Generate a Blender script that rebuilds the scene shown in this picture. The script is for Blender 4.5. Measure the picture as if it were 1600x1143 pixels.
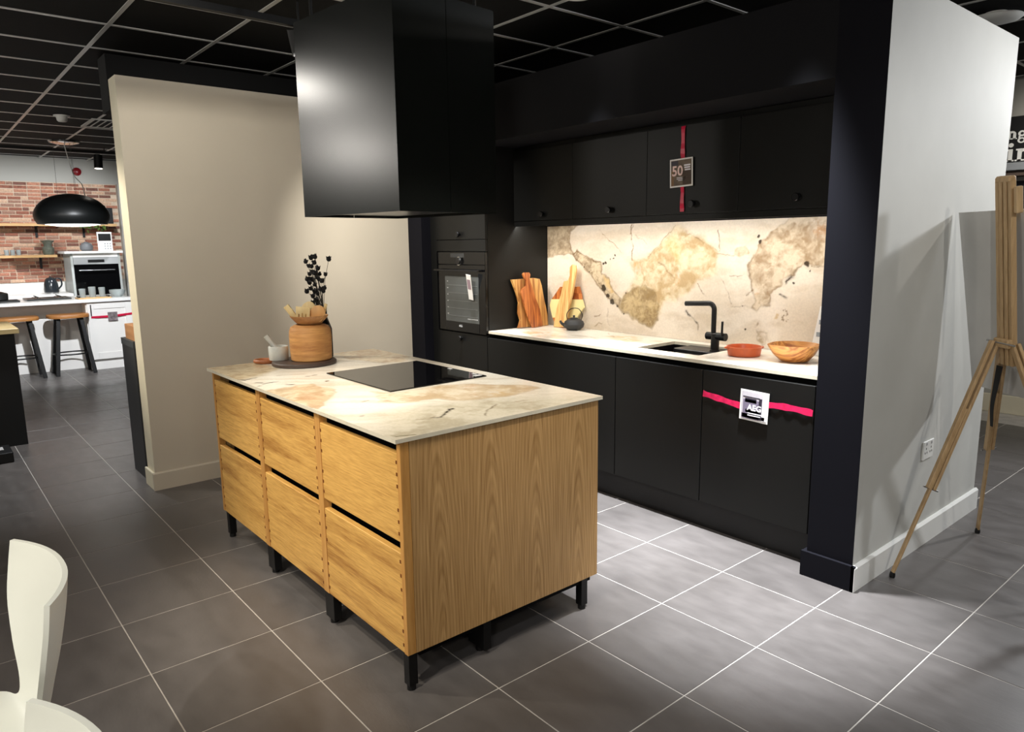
import bpy, bmesh, math, random
import numpy as np
from mathutils import Matrix, Vector
random.seed(7)
for o in list(bpy.data.objects): bpy.data.objects.remove(o)
SC = bpy.context.scene
COL = SC.collection

# ------------------------------------------------------------------ camera
CAM_R = Matrix([[0.6451714, 0.7639275, -0.0129859], [0.121456, -0.1193257, -0.9853983], [-0.7543224, 0.6341736, -0.1697691]])      # world -> camera (x right, y down, z forward)
CAM_C = Vector((2.23243, -2.7692, 1.53135))
FPX = 1121.16
cam = bpy.data.objects.new('camera', bpy.data.cameras.new('camera'))
COL.objects.link(cam)
cam.data.sensor_fit = 'HORIZONTAL'; cam.data.sensor_width = 36
cam.data.lens = 36 * FPX / 1600
cam.data.clip_start = 0.05
rb = CAM_R.transposed() @ Matrix(((1, 0, 0), (0, -1, 0), (0, 0, -1)))
cam.matrix_world = Matrix.Translation(CAM_C) @ rb.to_4x4()
SC.camera = cam

# ------------------------------------------------------------------ world + exposure
w = bpy.data.worlds.new('world'); SC.world = w; w.use_nodes = True
w.node_tree.nodes['Background'].inputs[0].default_value = (0.9, 0.95, 1, 1)
w.node_tree.nodes['Background'].inputs[1].default_value = 0.3
SC.view_settings.view_transform = 'Standard'
SC.view_settings.look = 'None'
SC.view_settings.gamma = 1
SC.view_settings.use_curve_mapping = False
SC.view_settings.exposure = 0.55

# ------------------------------------------------------------------ lamps of the showroom, with added fill lights
WARM = (1, .9, .74); NEUT = (1, .95, .87); COOL = (.93, .96, 1)
def spot(loc, aim, watt, cone=70, blend=.6, col=NEUT, rad=.04):
    l = bpy.data.lights.new('spot_light', 'SPOT'); l.energy = watt; l.color = col
    l.spot_size = math.radians(cone); l.spot_blend = blend; l.shadow_soft_size = rad
    o = bpy.data.objects.new('spot_light', l); COL.objects.link(o); o.location = loc
    o.rotation_euler = (Vector(aim) - Vector(loc)).to_track_quat('-Z', 'Y').to_euler()
    return o
def area(loc, aim, watt, sx, sy, col=NEUT):
    l = bpy.data.lights.new('area_light', 'AREA'); l.energy = watt; l.color = col
    l.shape = 'RECTANGLE'; l.size = sx; l.size_y = sy
    o = bpy.data.objects.new('area_light', l); COL.objects.link(o); o.location = loc
    o.rotation_euler = (Vector(aim) - Vector(loc)).to_track_quat('-Z', 'Y').to_euler()
    return o
# downlights in front of the bulkhead, over the aisle between island and sink
for x, wt in ((-1.80, 380), (-.60, 950), (.60, 1000)):
    spot((x, .05, 2.765), (x, -.03, 0), wt, 42, 1, COOL, .05)
# track spot left of the hood, washing the beige wall and the oven tower
spot((-1.57, -1.05, 2.52), (-2.4, .45, 1.0), 130, 75, .9, NEUT)
# ceiling spots in front of the drawers and the hood
spot((-2.9, -2.5, 2.72), (-1.0, -1.4, 1.2), 45, 60, .8, NEUT)
spot((-1.1, -2.9, 2.77), (-.6, -1.5, .55), 115, 44, .8, WARM)
spot((.7, -3.2, 2.77), (-.2, -1.6, .5), 90, 44, .8, WARM)
spot((-.7, -1.95, 2.77), (-.7, -1.2, .9), 50, 48, .9, NEUT)
spot((.9, -.9, 2.77), (-.2, -1.0, .9), 105, 48, .9, NEUT)
spot((-1.2, -2.2, 2.77), (-2.6, -1.0, 1.5), 52, 95, .9, NEUT)  # added to brighten the beige wall
# around and behind the camera
spot((2.3, -1.9, 2.77), (1.2, .1, .4), 50, 75, .8, COOL)
spot((1.2, -4.3, 2.77), (.5, -2.7, .6), 110, 60, .8, NEUT)
spot((3.2, -.4, 2.77), (1.0, .9, .5), 45, 70, .8, NEUT)  # added fill for the white partition wall
spot((3.6, -4.6, 2.77), (-.3, .5, 1.5), 75, 60, .8, NEUT)  # added fill for the dark cabinet fronts
# along the walkway left of the beige wall
spot((-3.9, -3.0, 2.77), (-2.72, -1.69, 1.4), 220, 34, .8, WARM)
spot((-4.2, -1.9, 2.77), (-4.0, -1.9, 0), 130, 70, .7, COOL)
# right-hand side of the showroom
spot((2.6, 4.0, 2.7), (1.0, .9, 1.1), 210, 80, .7, COOL, .1)
spot((1.35, 4.2, 2.7), (1.1, 1.0, .2), 110, 80, .7, COOL, .1)
spot((2.0, 2.2, 2.75), (.95, 1.1, 1.6), 26, 90, .8, NEUT)
# far display kitchen
spot((-4.6, -1.35, 2.75), (-8.3, -1.25, .55), 500, 42, .5, COOL)
spot((-8.4, -.6, 2.5), (-10.0, -.8, 1.4), 75, 100, .7, COOL)
spot((-8.4, -2.2, 2.5), (-10.0, -1.8, 1.4), 75, 100, .7, COOL)
# under-cabinet strip
area((-.52, .633, 1.6575), (-.52, .70, .9), 10, 2.4, .012, (1, .96, .89))
spot((1.0, 3.3, 2.77), (.8, 4.45, 2.1), 45, 80, .8, NEUT)  # added spot, brightens the sign on the far right wall
# added point lights out of view, raising the general ambient light
for p, wt in (((-4.3, -4.2, 2.5), 55), ((.3, -4.4, 2.0), 60), ((4.3, -2.6, 2.0), 30)):
    l = bpy.data.lights.new('ambient_fill', 'POINT'); l.energy = wt; l.color = NEUT; l.shadow_soft_size = .12
    o = bpy.data.objects.new('ambient_fill', l); COL.objects.link(o); o.location = p
spot((2.6, 3.1, 2.77), (.6, 4.2, .1), 80, 90, .8, NEUT)  # added spot, brightens the far right wall and its skirting


# ------------------------------------------------------------------ pixel -> point on a known plane
def ray(u, v): return CAM_R.transposed() @ Vector(((u - 800) / FPX, (v - 571.5) / FPX, 1))
def pz(u, v, z): d = ray(u, v); return CAM_C + d * ((z - CAM_C.z) / d.z)
def pxx(u, v, x): d = ray(u, v); return CAM_C + d * ((x - CAM_C.x) / d.x)
def py(u, v, y): d = ray(u, v); return CAM_C + d * ((y - CAM_C.y) / d.y)
def project(p):
    q = CAM_R @ (Vector(p) - CAM_C)
    if q.z < .1: return None
    return (FPX * q.x / q.z + 800, FPX * q.y / q.z + 571.5, q.z)

# ------------------------------------------------------------------ materials
MATS = {}
def srgb(r, g, b):
    f = lambda c: ((c / 255 + .055) / 1.055) ** 2.4 if c > 10 else c / 255 / 12.92
    return (f(r), f(g), f(b), 1)
class N:
    def __init__(s, name):
        s.m = bpy.data.materials.new(name); s.m.use_nodes = True
        s.t = s.m.node_tree; s.b = s.t.nodes['Principled BSDF']
    def n(s, typ, **kw):
        x = s.t.nodes.new(typ)
        for k, v in kw.items():
            if k.startswith('i_'): x.inputs[k[2:]].default_value = v
            else: setattr(x, k, v)
        return x
    def l(s, a, b): s.t.links.new(a, b)
    def math(s, op, a, b=None, c=None):
        x = s.t.nodes.new('ShaderNodeMath'); x.operation = op
        for i, v in enumerate((a, b, c)):
            if v is None: continue
            if isinstance(v, (int, float)): x.inputs[i].default_value = v
            else: s.l(v, x.inputs[i])
        return x.outputs[0]
def mat(name, col, rough=.5, metal=0, var=0, vscale=8, bump=0, bscale=80, rvar=0, emit=None, estr=0, spec=.5, coat=0, trans=0, ior=1.45, tone=0, stretch=(1, 1, 1)):
    if name in MATS: return MATS[name]
    N_ = N(name); b = N_.b
    c = srgb(*col) if max(col) > 1.01 else (*col[:3], 1)
    b.inputs['Base Color'].default_value = c
    b.inputs['Roughness'].default_value = rough; b.inputs['Metallic'].default_value = metal
    b.inputs['Specular IOR Level'].default_value = spec; b.inputs['Coat Weight'].default_value = coat
    b.inputs['Transmission Weight'].default_value = trans; b.inputs['IOR'].default_value = ior
    tc = N_.n('ShaderNodeTexCoord'); mp = N_.n('ShaderNodeMapping'); mp.inputs['Scale'].default_value = stretch
    N_.l(tc.outputs['Object'], mp.inputs['Vector'])
    if tone:
        oi = N_.n('ShaderNodeObjectInfo')
        vm = N_.n('ShaderNodeVectorMath', operation='SCALE'); vm.inputs[3].default_value = 40
        cx = N_.n('ShaderNodeCombineXYZ'); N_.l(oi.outputs['Random'], cx.inputs[0]); N_.l(cx.outputs[0], vm.inputs[0])
        N_.l(vm.outputs[0], mp.inputs['Location'])
    no = N_.n('ShaderNodeTexNoise'); no.inputs['Scale'].default_value = vscale; no.inputs['Detail'].default_value = 5
    N_.l(mp.outputs[0], no.inputs['Vector'])
    mx = N_.n('ShaderNodeMix', data_type='RGBA')
    mx.inputs['A'].default_value = tuple(min(1, x * (1 - var)) for x in c[:3]) + (1,)
    mx.inputs['B'].default_value = tuple(min(1, x * (1 + var)) for x in c[:3]) + (1,)
    cr = N_.n('ShaderNodeMapRange'); cr.inputs[1].default_value = .3; cr.inputs[2].default_value = .7
    N_.l(no.outputs['Fac'], cr.inputs[0]); N_.l(cr.outputs[0], mx.inputs['Factor'])
    last = mx.outputs['Result']
    if tone:
        hs = N_.n('ShaderNodeHueSaturation')
        N_.l(N_.math('ADD', N_.math('MULTIPLY', oi.outputs['Random'], 2 * tone), 1 - tone), hs.inputs['Value'])
        N_.l(last, hs.inputs['Color']); last = hs.outputs[0]
    N_.l(last, b.inputs['Base Color'])
    if rvar:
        N_.l(N_.math('ADD', N_.math('MULTIPLY', cr.outputs[0], rvar), rough - rvar / 2), b.inputs['Roughness'])
    if bump:
        n2 = N_.n('ShaderNodeTexNoise'); n2.inputs['Scale'].default_value = bscale; n2.inputs['Detail'].default_value = 3
        N_.l(mp.outputs[0], n2.inputs['Vector'])
        bp = N_.n('ShaderNodeBump'); bp.inputs['Strength'].default_value = bump; bp.inputs['Distance'].default_value = .004
        N_.l(n2.outputs['Fac'], bp.inputs['Height']); N_.l(bp.outputs[0], b.inputs['Normal'])
    if emit:
        b.inputs['Emission Color'].default_value = srgb(*emit); b.inputs['Emission Strength'].default_value = estr
    MATS[name] = N_.m
    return N_.m
def wood(name, dark, light, axis='X', fine=70, coarse=5, rough=.45, streak=1.0, ring=0):
    """straight grained wood, grain along one local axis, every board offset by its own random value"""
    N_ = N(name); b = N_.b
    tc = N_.n('ShaderNodeTexCoord'); oi = N_.n('ShaderNodeObjectInfo')
    cx = N_.n('ShaderNodeCombineXYZ')
    for i in range(3): N_.l(N_.math('MULTIPLY', oi.outputs['Random'], 13.7 + 5 * i), cx.inputs[i])
    mp = N_.n('ShaderNodeMapping'); N_.l(tc.outputs['Object'], mp.inputs['Vector']); N_.l(cx.outputs[0], mp.inputs['Location'])
    sc = [1, 1, 1]
    for a_ in axis: sc['XYZ'.index(a_)] = .06 if len(axis) == 1 else .12
    mp.inputs['Scale'].default_value = sc
    n1 = N_.n('ShaderNodeTexNoise'); n1.inputs['Scale'].default_value = fine; n1.inputs['Detail'].default_value = 6; n1.inputs['Roughness'].default_value = .65
    n2 = N_.n('ShaderNodeTexNoise'); n2.inputs['Scale'].default_value = coarse; n2.inputs['Detail'].default_value = 4; n2.inputs['Distortion'].default_value = .6
    N_.l(mp.outputs[0], n1.inputs['Vector']); N_.l(mp.outputs[0], n2.inputs['Vector'])
    f = N_.math('ADD', N_.math('MULTIPLY', n1.outputs['Fac'], .58), N_.math('MULTIPLY', n2.outputs['Fac'], .42))
    if ring:
        wv = N_.math('SINE', N_.math('MULTIPLY', n2.outputs['Fac'], ring))
        f = N_.math('ADD', f, N_.math('MULTIPLY', wv, .10))
    rp = N_.n('ShaderNodeMapRange'); rp.inputs[1].default_value = .5 - .17 / streak; rp.inputs[2].default_value = .5 + .17 / streak
    N_.l(f, rp.inputs[0])
    mx = N_.n('ShaderNodeMix', data_type='RGBA'); mx.inputs['A'].default_value = srgb(*dark); mx.inputs['B'].default_value = srgb(*light)
    N_.l(rp.outputs[0], mx.inputs['Factor']); N_.l(mx.outputs['Result'], b.inputs['Base Color'])
    b.inputs['Roughness'].default_value = rough
    bp = N_.n('ShaderNodeBump'); bp.inputs['Strength'].default_value = .12; bp.inputs['Distance'].default_value = .002
    N_.l(n1.outputs['Fac'], bp.inputs['Height']); N_.l(bp.outputs[0], b.inputs['Normal'])
    MATS[name] = N_.m
    return N_.m
def veneer(name, dark, light, leaf=.226):
    """crown cut oak veneer: book matched leaves, cathedral arches along local Z, across local Y"""
    N_ = N(name); b = N_.b
    tc = N_.n('ShaderNodeTexCoord'); sp = N_.n('ShaderNodeSeparateXYZ'); N_.l(tc.outputs['Object'], sp.inputs[0])
    n0 = N_.n('ShaderNodeTexNoise'); n0.inputs['Scale'].default_value = 4; n0.inputs['Detail'].default_value = 3
    mp0 = N_.n('ShaderNodeMapping'); mp0.inputs['Scale'].default_value = (1, 1.5, .5)
    N_.l(tc.outputs['Object'], mp0.inputs['Vector']); N_.l(mp0.outputs[0], n0.inputs['Vector'])
    yy = N_.math('ADD', sp.outputs[1], N_.math('MULTIPLY', N_.math('SUBTRACT', n0.outputs['Fac'], .5), .035))
    fr = N_.math('FRACT', N_.math('ADD', N_.math('DIVIDE', yy, leaf), .93))
    dx = N_.math('MULTIPLY', N_.math('SUBTRACT', fr, .5), leaf)
    zz = N_.math('MULTIPLY', N_.math('ADD', sp.outputs[2], .25), .062)
    r = N_.math('SQRT', N_.math('ADD', N_.math('MULTIPLY', dx, dx), N_.math('MULTIPLY', zz, zz)))
    wv = N_.math('SINE', N_.math('MULTIPLY', r, 1500))
    wv2 = N_.math('SINE', N_.math('MULTIPLY', r, 560))
    mp = N_.n('ShaderNodeMapping'); mp.inputs['Scale'].default_value = (1, 1, .03); N_.l(tc.outputs['Object'], mp.inputs['Vector'])
    n1 = N_.n('ShaderNodeTexNoise'); n1.inputs['Scale'].default_value = 160; n1.inputs['Detail'].default_value = 4; N_.l(mp.outputs[0], n1.inputs['Vector'])
    f = N_.math('ADD', N_.math('MULTIPLY', wv, .12), N_.math('MULTIPLY', wv2, .16))
    f = N_.math('ADD', N_.math('ADD', f, N_.math('MULTIPLY', N_.math('SUBTRACT', n1.outputs['Fac'], .5), 1.4)), .5)
    mx = N_.n('ShaderNodeMix', data_type='RGBA'); mx.inputs['A'].default_value = srgb(*dark); mx.inputs['B'].default_value = srgb(*light)
    mx.clamp_factor = True
    N_.l(f, mx.inputs['Factor']); N_.l(mx.outputs['Result'], b.inputs['Base Color'])
    b.inputs['Roughness'].default_value = .5
    MATS[name] = N_.m
    return N_.m
def stone_mat():
    """reads the slab's own colour pattern, adds fine crystalline grain"""
    N_ = N('stone'); b = N_.b
    at = N_.n('ShaderNodeAttribute'); at.attribute_name = 'pattern'
    tc = N_.n('ShaderNodeTexCoord'); n1 = N_.n('ShaderNodeTexNoise'); n1.inputs['Scale'].default_value = 90; n1.inputs['Detail'].default_value = 5
    N_.l(tc.outputs['Object'], n1.inputs['Vector'])
    hs = N_.n('ShaderNodeHueSaturation'); N_.l(at.outputs['Color'], hs.inputs['Color'])
    N_.l(N_.math('ADD', N_.math('MULTIPLY', n1.outputs['Fac'], .28), .86), hs.inputs['Value'])
    N_.l(hs.outputs[0], b.inputs['Base Color']); b.inputs['Roughness'].default_value = .22
    MATS['stone'] = N_.m
    return N_.m
def glassm(name, col=(.95, .97, .97), rough=.02):
    return mat(name, col, rough, trans=1, ior=1.45)

BLK = mat('cabinet_black', (20, 20, 19), .42, spec=.3, var=.06, vscale=3)
DEEP = mat('channel_black', (4, 4, 5), .6, spec=.1)
NAVY = mat('navy_paint', (17, 17, 23), .72, spec=.12, var=.05, vscale=2)
NAVYB = mat('bulkhead_paint', (21, 21, 24), .65, spec=.15, var=.05, vscale=2)
BEIGE = mat('beige_paint', (200, 191, 174), .75, var=.03, vscale=2, bump=.05, bscale=200)
CREAM = mat('cream_and_lit_beige', (222, 214, 190), .6, var=.02)  # also carries the lit tone of the beige wall's end
WHITEP = mat('white_paint', (200, 200, 195), .7, var=.04, vscale=3, bump=.05, bscale=120)
WTRIM = mat('white_trim', (228, 228, 224), .45)
GREYW = mat('grey_paint', (176, 174, 166), .7)
TILE = mat('floor_tile', (94, 90, 88), .36, var=.12, vscale=6, bump=.10, bscale=45, rvar=.12, tone=.08, stretch=(1, 2.2, 1))
GROUT = mat('grout', (186, 181, 174), .8, var=.15, vscale=12)
CPAN = mat('ceiling_panel_black', (19, 19, 19), .75, spec=.15, var=.1, vscale=30, bump=.2, bscale=300)
TEE = mat('ceiling_rail_grey', (205, 205, 203), .3, metal=.3)
BMET = mat('black_metal', (14, 14, 15), .38, metal=.2)
BMATT = mat('black_matt', (12, 12, 13), .55)
HOOD = mat('hood_black', (20, 23, 21), .27, metal=.0, var=.04, spec=.45)
STEEL = mat('steel', (190, 190, 190), .25, metal=1)
CHROME = mat('chrome', (220, 220, 220), .08, metal=1)
OAKD = wood('oak_drawer', (156, 104, 44), (226, 178, 98), 'X', 190, 8, .45, 1.0, 16)
OAKF = wood('oak_frame', (170, 116, 52), (214, 162, 92), 'Z', 70, 6, .45)
OAKV = veneer('oak_veneer', (146, 108, 60), (200, 160, 106))
OAKE = mat('oak_joint', (112, 62, 20), .5, var=.2)
STONE = stone_mat()
SEDGE = mat('stone_edge', (212, 204, 184), .3, var=.06, vscale=25)
HOBG = mat('hob_glass', (5, 5, 6), .03, spec=.6)
OVENG = mat('oven_glass', (9, 9, 10), .06)
OVENW = mat('oven_window', (74, 76, 74), .12, var=.15, vscale=6)
OVENB = mat('oven_black', (15, 15, 16), .3)
WHITE = mat('white_enamel', (238, 238, 236), .3)
SHELL = mat('chair_white', (232, 233, 222), .35)
PAPER = mat('paper_white', (236, 234, 230), .7)
RED = mat('red_ribbon', (196, 22, 62), .32, var=.12, vscale=40)
PINK = mat('pink_ribbon', (226, 38, 92), .3, var=.2, vscale=40)

# ------------------------------------------------------------------ mesh helpers
def box(x0, x1, y0, y1, z0, z1, bev=0, seg=1, bm=None):
    b = bmesh.new()
    bmesh.ops.create_cube(b, size=1, matrix=Matrix.Translation(((x0 + x1) / 2, (y0 + y1) / 2, (z0 + z1) / 2)) @ Matrix.Diagonal((abs(x1 - x0), abs(y1 - y0), abs(z1 - z0), 1)))
    if bev: bmesh.ops.bevel(b, geom=b.edges[:], offset=bev, segments=seg, affect='EDGES', profile=.5)
    return merge(bm, b)
def merge(bm, b):
    if bm is None: return b
    me = bpy.data.meshes.new('tmp'); b.to_mesh(me); b.free(); bm.from_mesh(me); bpy.data.meshes.remove(me)
    return bm
def lathe(prof, seg=32, cx=0, cy=0, z=0, bm=None):
    b = bmesh.new(); rings = []
    for r, h in prof:
        if r < 1e-5: rings.append([b.verts.new((cx, cy, z + h))])
        else: rings.append([b.verts.new((cx + r * math.cos(2 * math.pi * i / seg), cy + r * math.sin(2 * math.pi * i / seg), z + h)) for i in range(seg)])
    for a, c in zip(rings, rings[1:]):
        for i in range(seg):
            j = (i + 1) % seg
            if len(a) == 1 and len(c) == 1: continue
            if len(a) == 1: b.faces.new((a[0], c[i], c[j]))
            elif len(c) == 1: b.faces.new((a[i], a[j], c[0]))
            else: b.faces.new((a[i], a[j], c[j], c[i]))
    bmesh.ops.recalc_face_normals(b, faces=b.faces[:])
    return merge(bm, b)
def tube(pts, r, seg=10, bm=None, caps=True, radii=None):
    pts = [Vector(p) for p in pts]; b = bmesh.new(); rings = []
    up = None
    for i, p in enumerate(pts):
        d = (pts[min(i + 1, len(pts) - 1)] - pts[max(i - 1, 0)]).normalized()
        if up is None:
            up = Vector((0, 0, 1)) if abs(d.z) < .9 else Vector((1, 0, 0))
        a = d.cross(up).normalized(); c = a.cross(d).normalized(); up = c
        rr = radii[i] if radii else r
        rings.append([b.verts.new(p + (a * math.cos(2 * math.pi * k / seg) + c * math.sin(2 * math.pi * k / seg)) * rr) for k in range(seg)])
    for A, B in zip(rings, rings[1:]):
        for k in range(seg): b.faces.new((A[k], A[(k + 1) % seg], B[(k + 1) % seg], B[k]))
    if caps:
        b.faces.new(rings[0]); b.faces.new(rings[-1])
    bmesh.ops.recalc_face_normals(b, faces=b.faces[:])
    return merge(bm, b)
def bar(p, q, wd, dp, side=(0, 1, 0), bm=None, bev=0):
    """rectangular bar from p to q; wd measured along side, dp across"""
    p, q = Vector(p), Vector(q); d = (q - p); L = d.length; d.normalize()
    s = Vector(side); s = (s - d * s.dot(d)).normalized(); t = d.cross(s)
    b = bmesh.new(); bmesh.ops.create_cube(b, size=1)
    if bev:
        bmesh.ops.scale(b, vec=(wd, dp, L), verts=b.verts[:]); bmesh.ops.bevel(b, geom=b.edges[:], offset=bev, segments=1, affect='EDGES')
    else: bmesh.ops.scale(b, vec=(wd, dp, L), verts=b.verts[:])
    m = Matrix((s, t, d)).transposed().to_4x4(); m.translation = (p + q) / 2
    bmesh.ops.transform(b, matrix=m, verts=b.verts[:])
    return merge(bm, b)
def prism(poly, h, axis='Z', base=0, bm=None, bev=0):
    """polygon extruded h along an axis. poly gives the two other coordinates in order"""
    b = bmesh.new()
    def P(a, c, e):
        return {'Z': (a, c, e), 'Y': (a, e, c), 'X': (e, a, c)}[axis]
    lo = [b.verts.new(P(a, c, base)) for a, c in poly]; hi = [b.verts.new(P(a, c, base + h)) for a, c in poly]
    b.faces.new(lo[::-1]); b.faces.new(hi)
    n = len(poly)
    for i in range(n): b.faces.new((lo[i], lo[(i + 1) % n], hi[(i + 1) % n], hi[i]))
    bmesh.ops.recalc_face_normals(b, faces=b.faces[:])
    if bev: bmesh.ops.bevel(b, geom=[e for e in b.edges if e.is_manifold and e.calc_face_angle(0) > .6], offset=bev, segments=2, affect='EDGES', profile=.5)
    return merge(bm, b)
def smoothpoly(pts, n=6):
    """closed Catmull-Rom through the points"""
    out = []; k = len(pts)
    for i in range(k):
        p0, p1, p2, p3 = (np.array(pts[(i + j - 1) % k], float) for j in range(4))
        for t in np.linspace(0, 1, n, endpoint=False):
            out.append(tuple(.5 * ((2 * p1) + (p2 - p0) * t + (2 * p0 - 5 * p1 + 4 * p2 - p3) * t * t + (3 * p1 - p0 - 3 * p2 + p3) * t ** 3)))
    return out
def curve(pts, n=8):
    out = []; k = len(pts); pts = [Vector(p) for p in pts]
    for i in range(k - 1):
        p0, p1, p2, p3 = pts[max(i - 1, 0)], pts[i], pts[i + 1], pts[min(i + 2, k - 1)]
        for j in range(n):
            t = j / n
            out.append(.5 * ((2 * p1) + (p2 - p0) * t + (2 * p0 - 5 * p1 + 4 * p2 - p3) * t * t + (3 * p1 - p0 - 3 * p2 + p3) * t ** 3))
    return out + [pts[-1]]
def setp(o, label=None, cat=None, group=None, kind=None):
    if label: o['label'] = label
    if cat: o['category'] = cat
    if group: o['group'] = group
    if kind: o['kind'] = kind
    return o
def thing(name, label, cat, loc=(0, 0, 0), rz=0, group=None):
    o = bpy.data.objects.new(name, None); COL.objects.link(o); o.empty_display_size = .1
    o.location = loc; o.rotation_euler = (0, 0, rz)
    return setp(o, label, cat, group)
def obj(name, bm, m, parent=None, smooth=False, world=False, label=None, kind=None):
    """one mesh object; world=True: the bmesh is in world coordinates"""
    if world and parent:
        q = parent; M = q.matrix_basis.copy()
        while q.parent: q = q.parent; M = q.matrix_basis @ M
        bmesh.ops.transform(bm, matrix=M.inverted(), verts=bm.verts[:])
    me = bpy.data.meshes.new(name)
    o = bpy.data.objects.new(name, me); COL.objects.link(o)
    if parent is None and world:      # origin at the foot of the thing
        xs = [v.co for v in bm.verts]; c = Vector((sum(v.x for v in xs) / len(xs), sum(v.y for v in xs) / len(xs), min(v.z for v in xs)))
        bmesh.ops.translate(bm, vec=-c, verts=bm.verts[:]); o.location = c
    bm.to_mesh(me); bm.free()
    for x in (m if isinstance(m, (list, tuple)) else [m]): me.materials.append(x)
    if smooth:
        for p in me.polygons: p.use_smooth = True
        if smooth != 'all': me.set_sharp_from_angle(angle=math.radians(38))
    if parent: o.parent = parent
    return setp(o, label, kind=kind)
def one(name, bm, m, label, cat, group=None, smooth=False):
    return setp(obj(name, bm, m, None, smooth, True), label, cat, group)
def struct(name, bm, m, label=None, parent=None, smooth=False):
    o = obj(name, bm, m, parent, smooth, False)
    return setp(o, label, kind='structure')
def copy_tree(o, parent=None):
    c = o.copy(); COL.objects.link(c); c.parent = parent
    for ch in o.children: copy_tree(ch, c)
    return c
def text(name, s, size, m, parent, M, thick=0, ext=.0006, label=None, align='CENTER'):
    """flat lettering as mesh; M places its x/y plane"""
    cu = bpy.data.curves.new('t', 'FONT'); cu.body = s; cu.size = size; cu.align_x = align; cu.align_y = 'CENTER'; cu.extrude = ext; cu.offset = thick; cu.resolution_u = 3
    t = bpy.data.objects.new('t', cu); COL.objects.link(t)
    me = bpy.data.meshes.new_from_object(t.evaluated_get(bpy.context.evaluated_depsgraph_get()))
    bpy.data.objects.remove(t); bpy.data.curves.remove(cu)
    me.transform(M); me.materials.clear(); me.materials.append(m); me.name = name
    o = bpy.data.objects.new(name, me); COL.objects.link(o); o.parent = parent
    return setp(o, label)
# frames for lettering on a face: facing -Y, facing +X
def faceY(x, y, z): return Matrix.Translation((x, y, z)) @ Matrix.Rotation(math.pi / 2, 4, 'X')
def faceX(x, y, z): return Matrix.Translation((x, y, z)) @ Matrix.Rotation(math.pi / 2, 4, 'Z') @ Matrix.Rotation(math.pi / 2, 4, 'X')

# ------------------------------------------------------------------ the shell: floor, ceiling, walls
X0, X1, Y0, Y1, HC = -10.2, 6.3, -6.3, 4.47, 2.8
floor = struct('floor', box(X0, X1, Y0, Y1, -.08, -.0014), GROUT, 'dark grey square tiled floor with pale grout lines')
def grid_pieces(name, step, ox, oy, z, mesh, parent, m, limit, bounds, stuffbm):
    cells = []
    for i in range(math.floor((bounds[0] - ox) / step), math.ceil((bounds[1] - ox) / step)):
        for j in range(math.floor((bounds[2] - oy) / step), math.ceil((bounds[3] - oy) / step)):
            x, y = ox + (i + .5) * step, oy + (j + .5) * step
            if not (bounds[0] + step / 2 <= x <= bounds[1] - step / 2 and bounds[2] + step / 2 <= y <= bounds[3] - step / 2): continue
            q = [project((x + a * step / 2, y + b * step / 2, z)) for a in (-1, 1) for b in (-1, 1)]
            size = 0
            if all(q):
                us = [k[0] for k in q]; vs = [k[1] for k in q]
                if max(us) > -40 and min(us) < 1640 and max(vs) > -40 and min(vs) < 1183: size = min(max(us) - min(us), max(vs) - min(vs))
            cells.append((size, x, y))
    cells.sort(reverse=True)
    big = [c for c in cells if c[0] >= 9][:limit]; rest = cells[len(big):]
    for k, (s_, x, y) in enumerate(big):
        o = bpy.data.objects.new(name, mesh); COL.objects.link(o); o.location = (x, y, z); o.parent = parent
    b = bmesh.new()
    for s_, x, y in rest:
        t = stuffbm(); bmesh.ops.translate(t, vec=(x, y, z), verts=t.verts[:]); merge(b, t)
    r = obj(name + '_field', b, m, parent, kind='stuff')
    return len(big)
def tile_bm():
    b = bmesh.new(); h = .2229; k = .0012
    v = [[b.verts.new((sx * (h - a), sy * (h - a), zz)) for sx, sy in ((-1, -1), (1, -1), (1, 1), (-1, 1))] for a, zz in ((0, -.006), (0, -.0012), (k, 0))]
    for A, B in zip(v, v[1:]):
        for i in range(4): b.faces.new((A[i], A[(i + 1) % 4], B[(i + 1) % 4], B[i]))
    b.faces.new(v[2])
    return b
tm = bpy.data.meshes.new('floor_tile'); t = tile_bm(); t.to_mesh(tm); t.free(); tm.materials.append(TILE)
grid_pieces('floor_tile', .45, 0, 0, 0, tm, floor, TILE, 290, (X0, X1, Y0, Y1), tile_bm)

ceiling = struct('ceiling', box(X0, X1, Y0, Y1, HC + .02, HC + .12), CPAN, 'black suspended ceiling of square panels in a thin grey grid')
def pan_bm():
    b = bmesh.new(); h = .292
    lo = [b.verts.new((sx * h, sy * h, 0)) for sx, sy in ((-1, -1), (1, -1), (1, 1), (-1, 1))]
    hi = [b.verts.new((sx * h, sy * h, .015)) for sx, sy in ((-1, -1), (1, -1), (1, 1), (-1, 1))]
    b.faces.new(lo[::-1]); b.faces.new(hi)
    for i in range(4): b.faces.new((lo[i], lo[(i + 1) % 4], hi[(i + 1) % 4], hi[i]))
    return b
pm = bpy.data.meshes.new('ceiling_panel'); t = pan_bm(); t.to_mesh(pm); t.free(); pm.materials.append(CPAN)
CX, CY = -.84, .715
grid_pieces('ceiling_panel', .6, CX, CY, HC + .003, pm, ceiling, CPAN, 280, (X0, X1, Y0, Y1), pan_bm)
k = math.ceil((X0 - CX) / .6)
while CX + .6 * k < X1:
    x = CX + .6 * k; k += 1
    obj('ceiling_rail', box(x - .012, x + .012, Y0, Y1, HC - .002, HC + .01), TEE, ceiling)
k = math.ceil((Y0 - CY) / .6)
while CY + .6 * k < Y1:
    y = CY + .6 * k; k += 1
    obj('ceiling_rail', box(X0, X1, y - .012, y + .012, HC - .0015, HC + .0105), TEE, ceiling)

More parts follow.
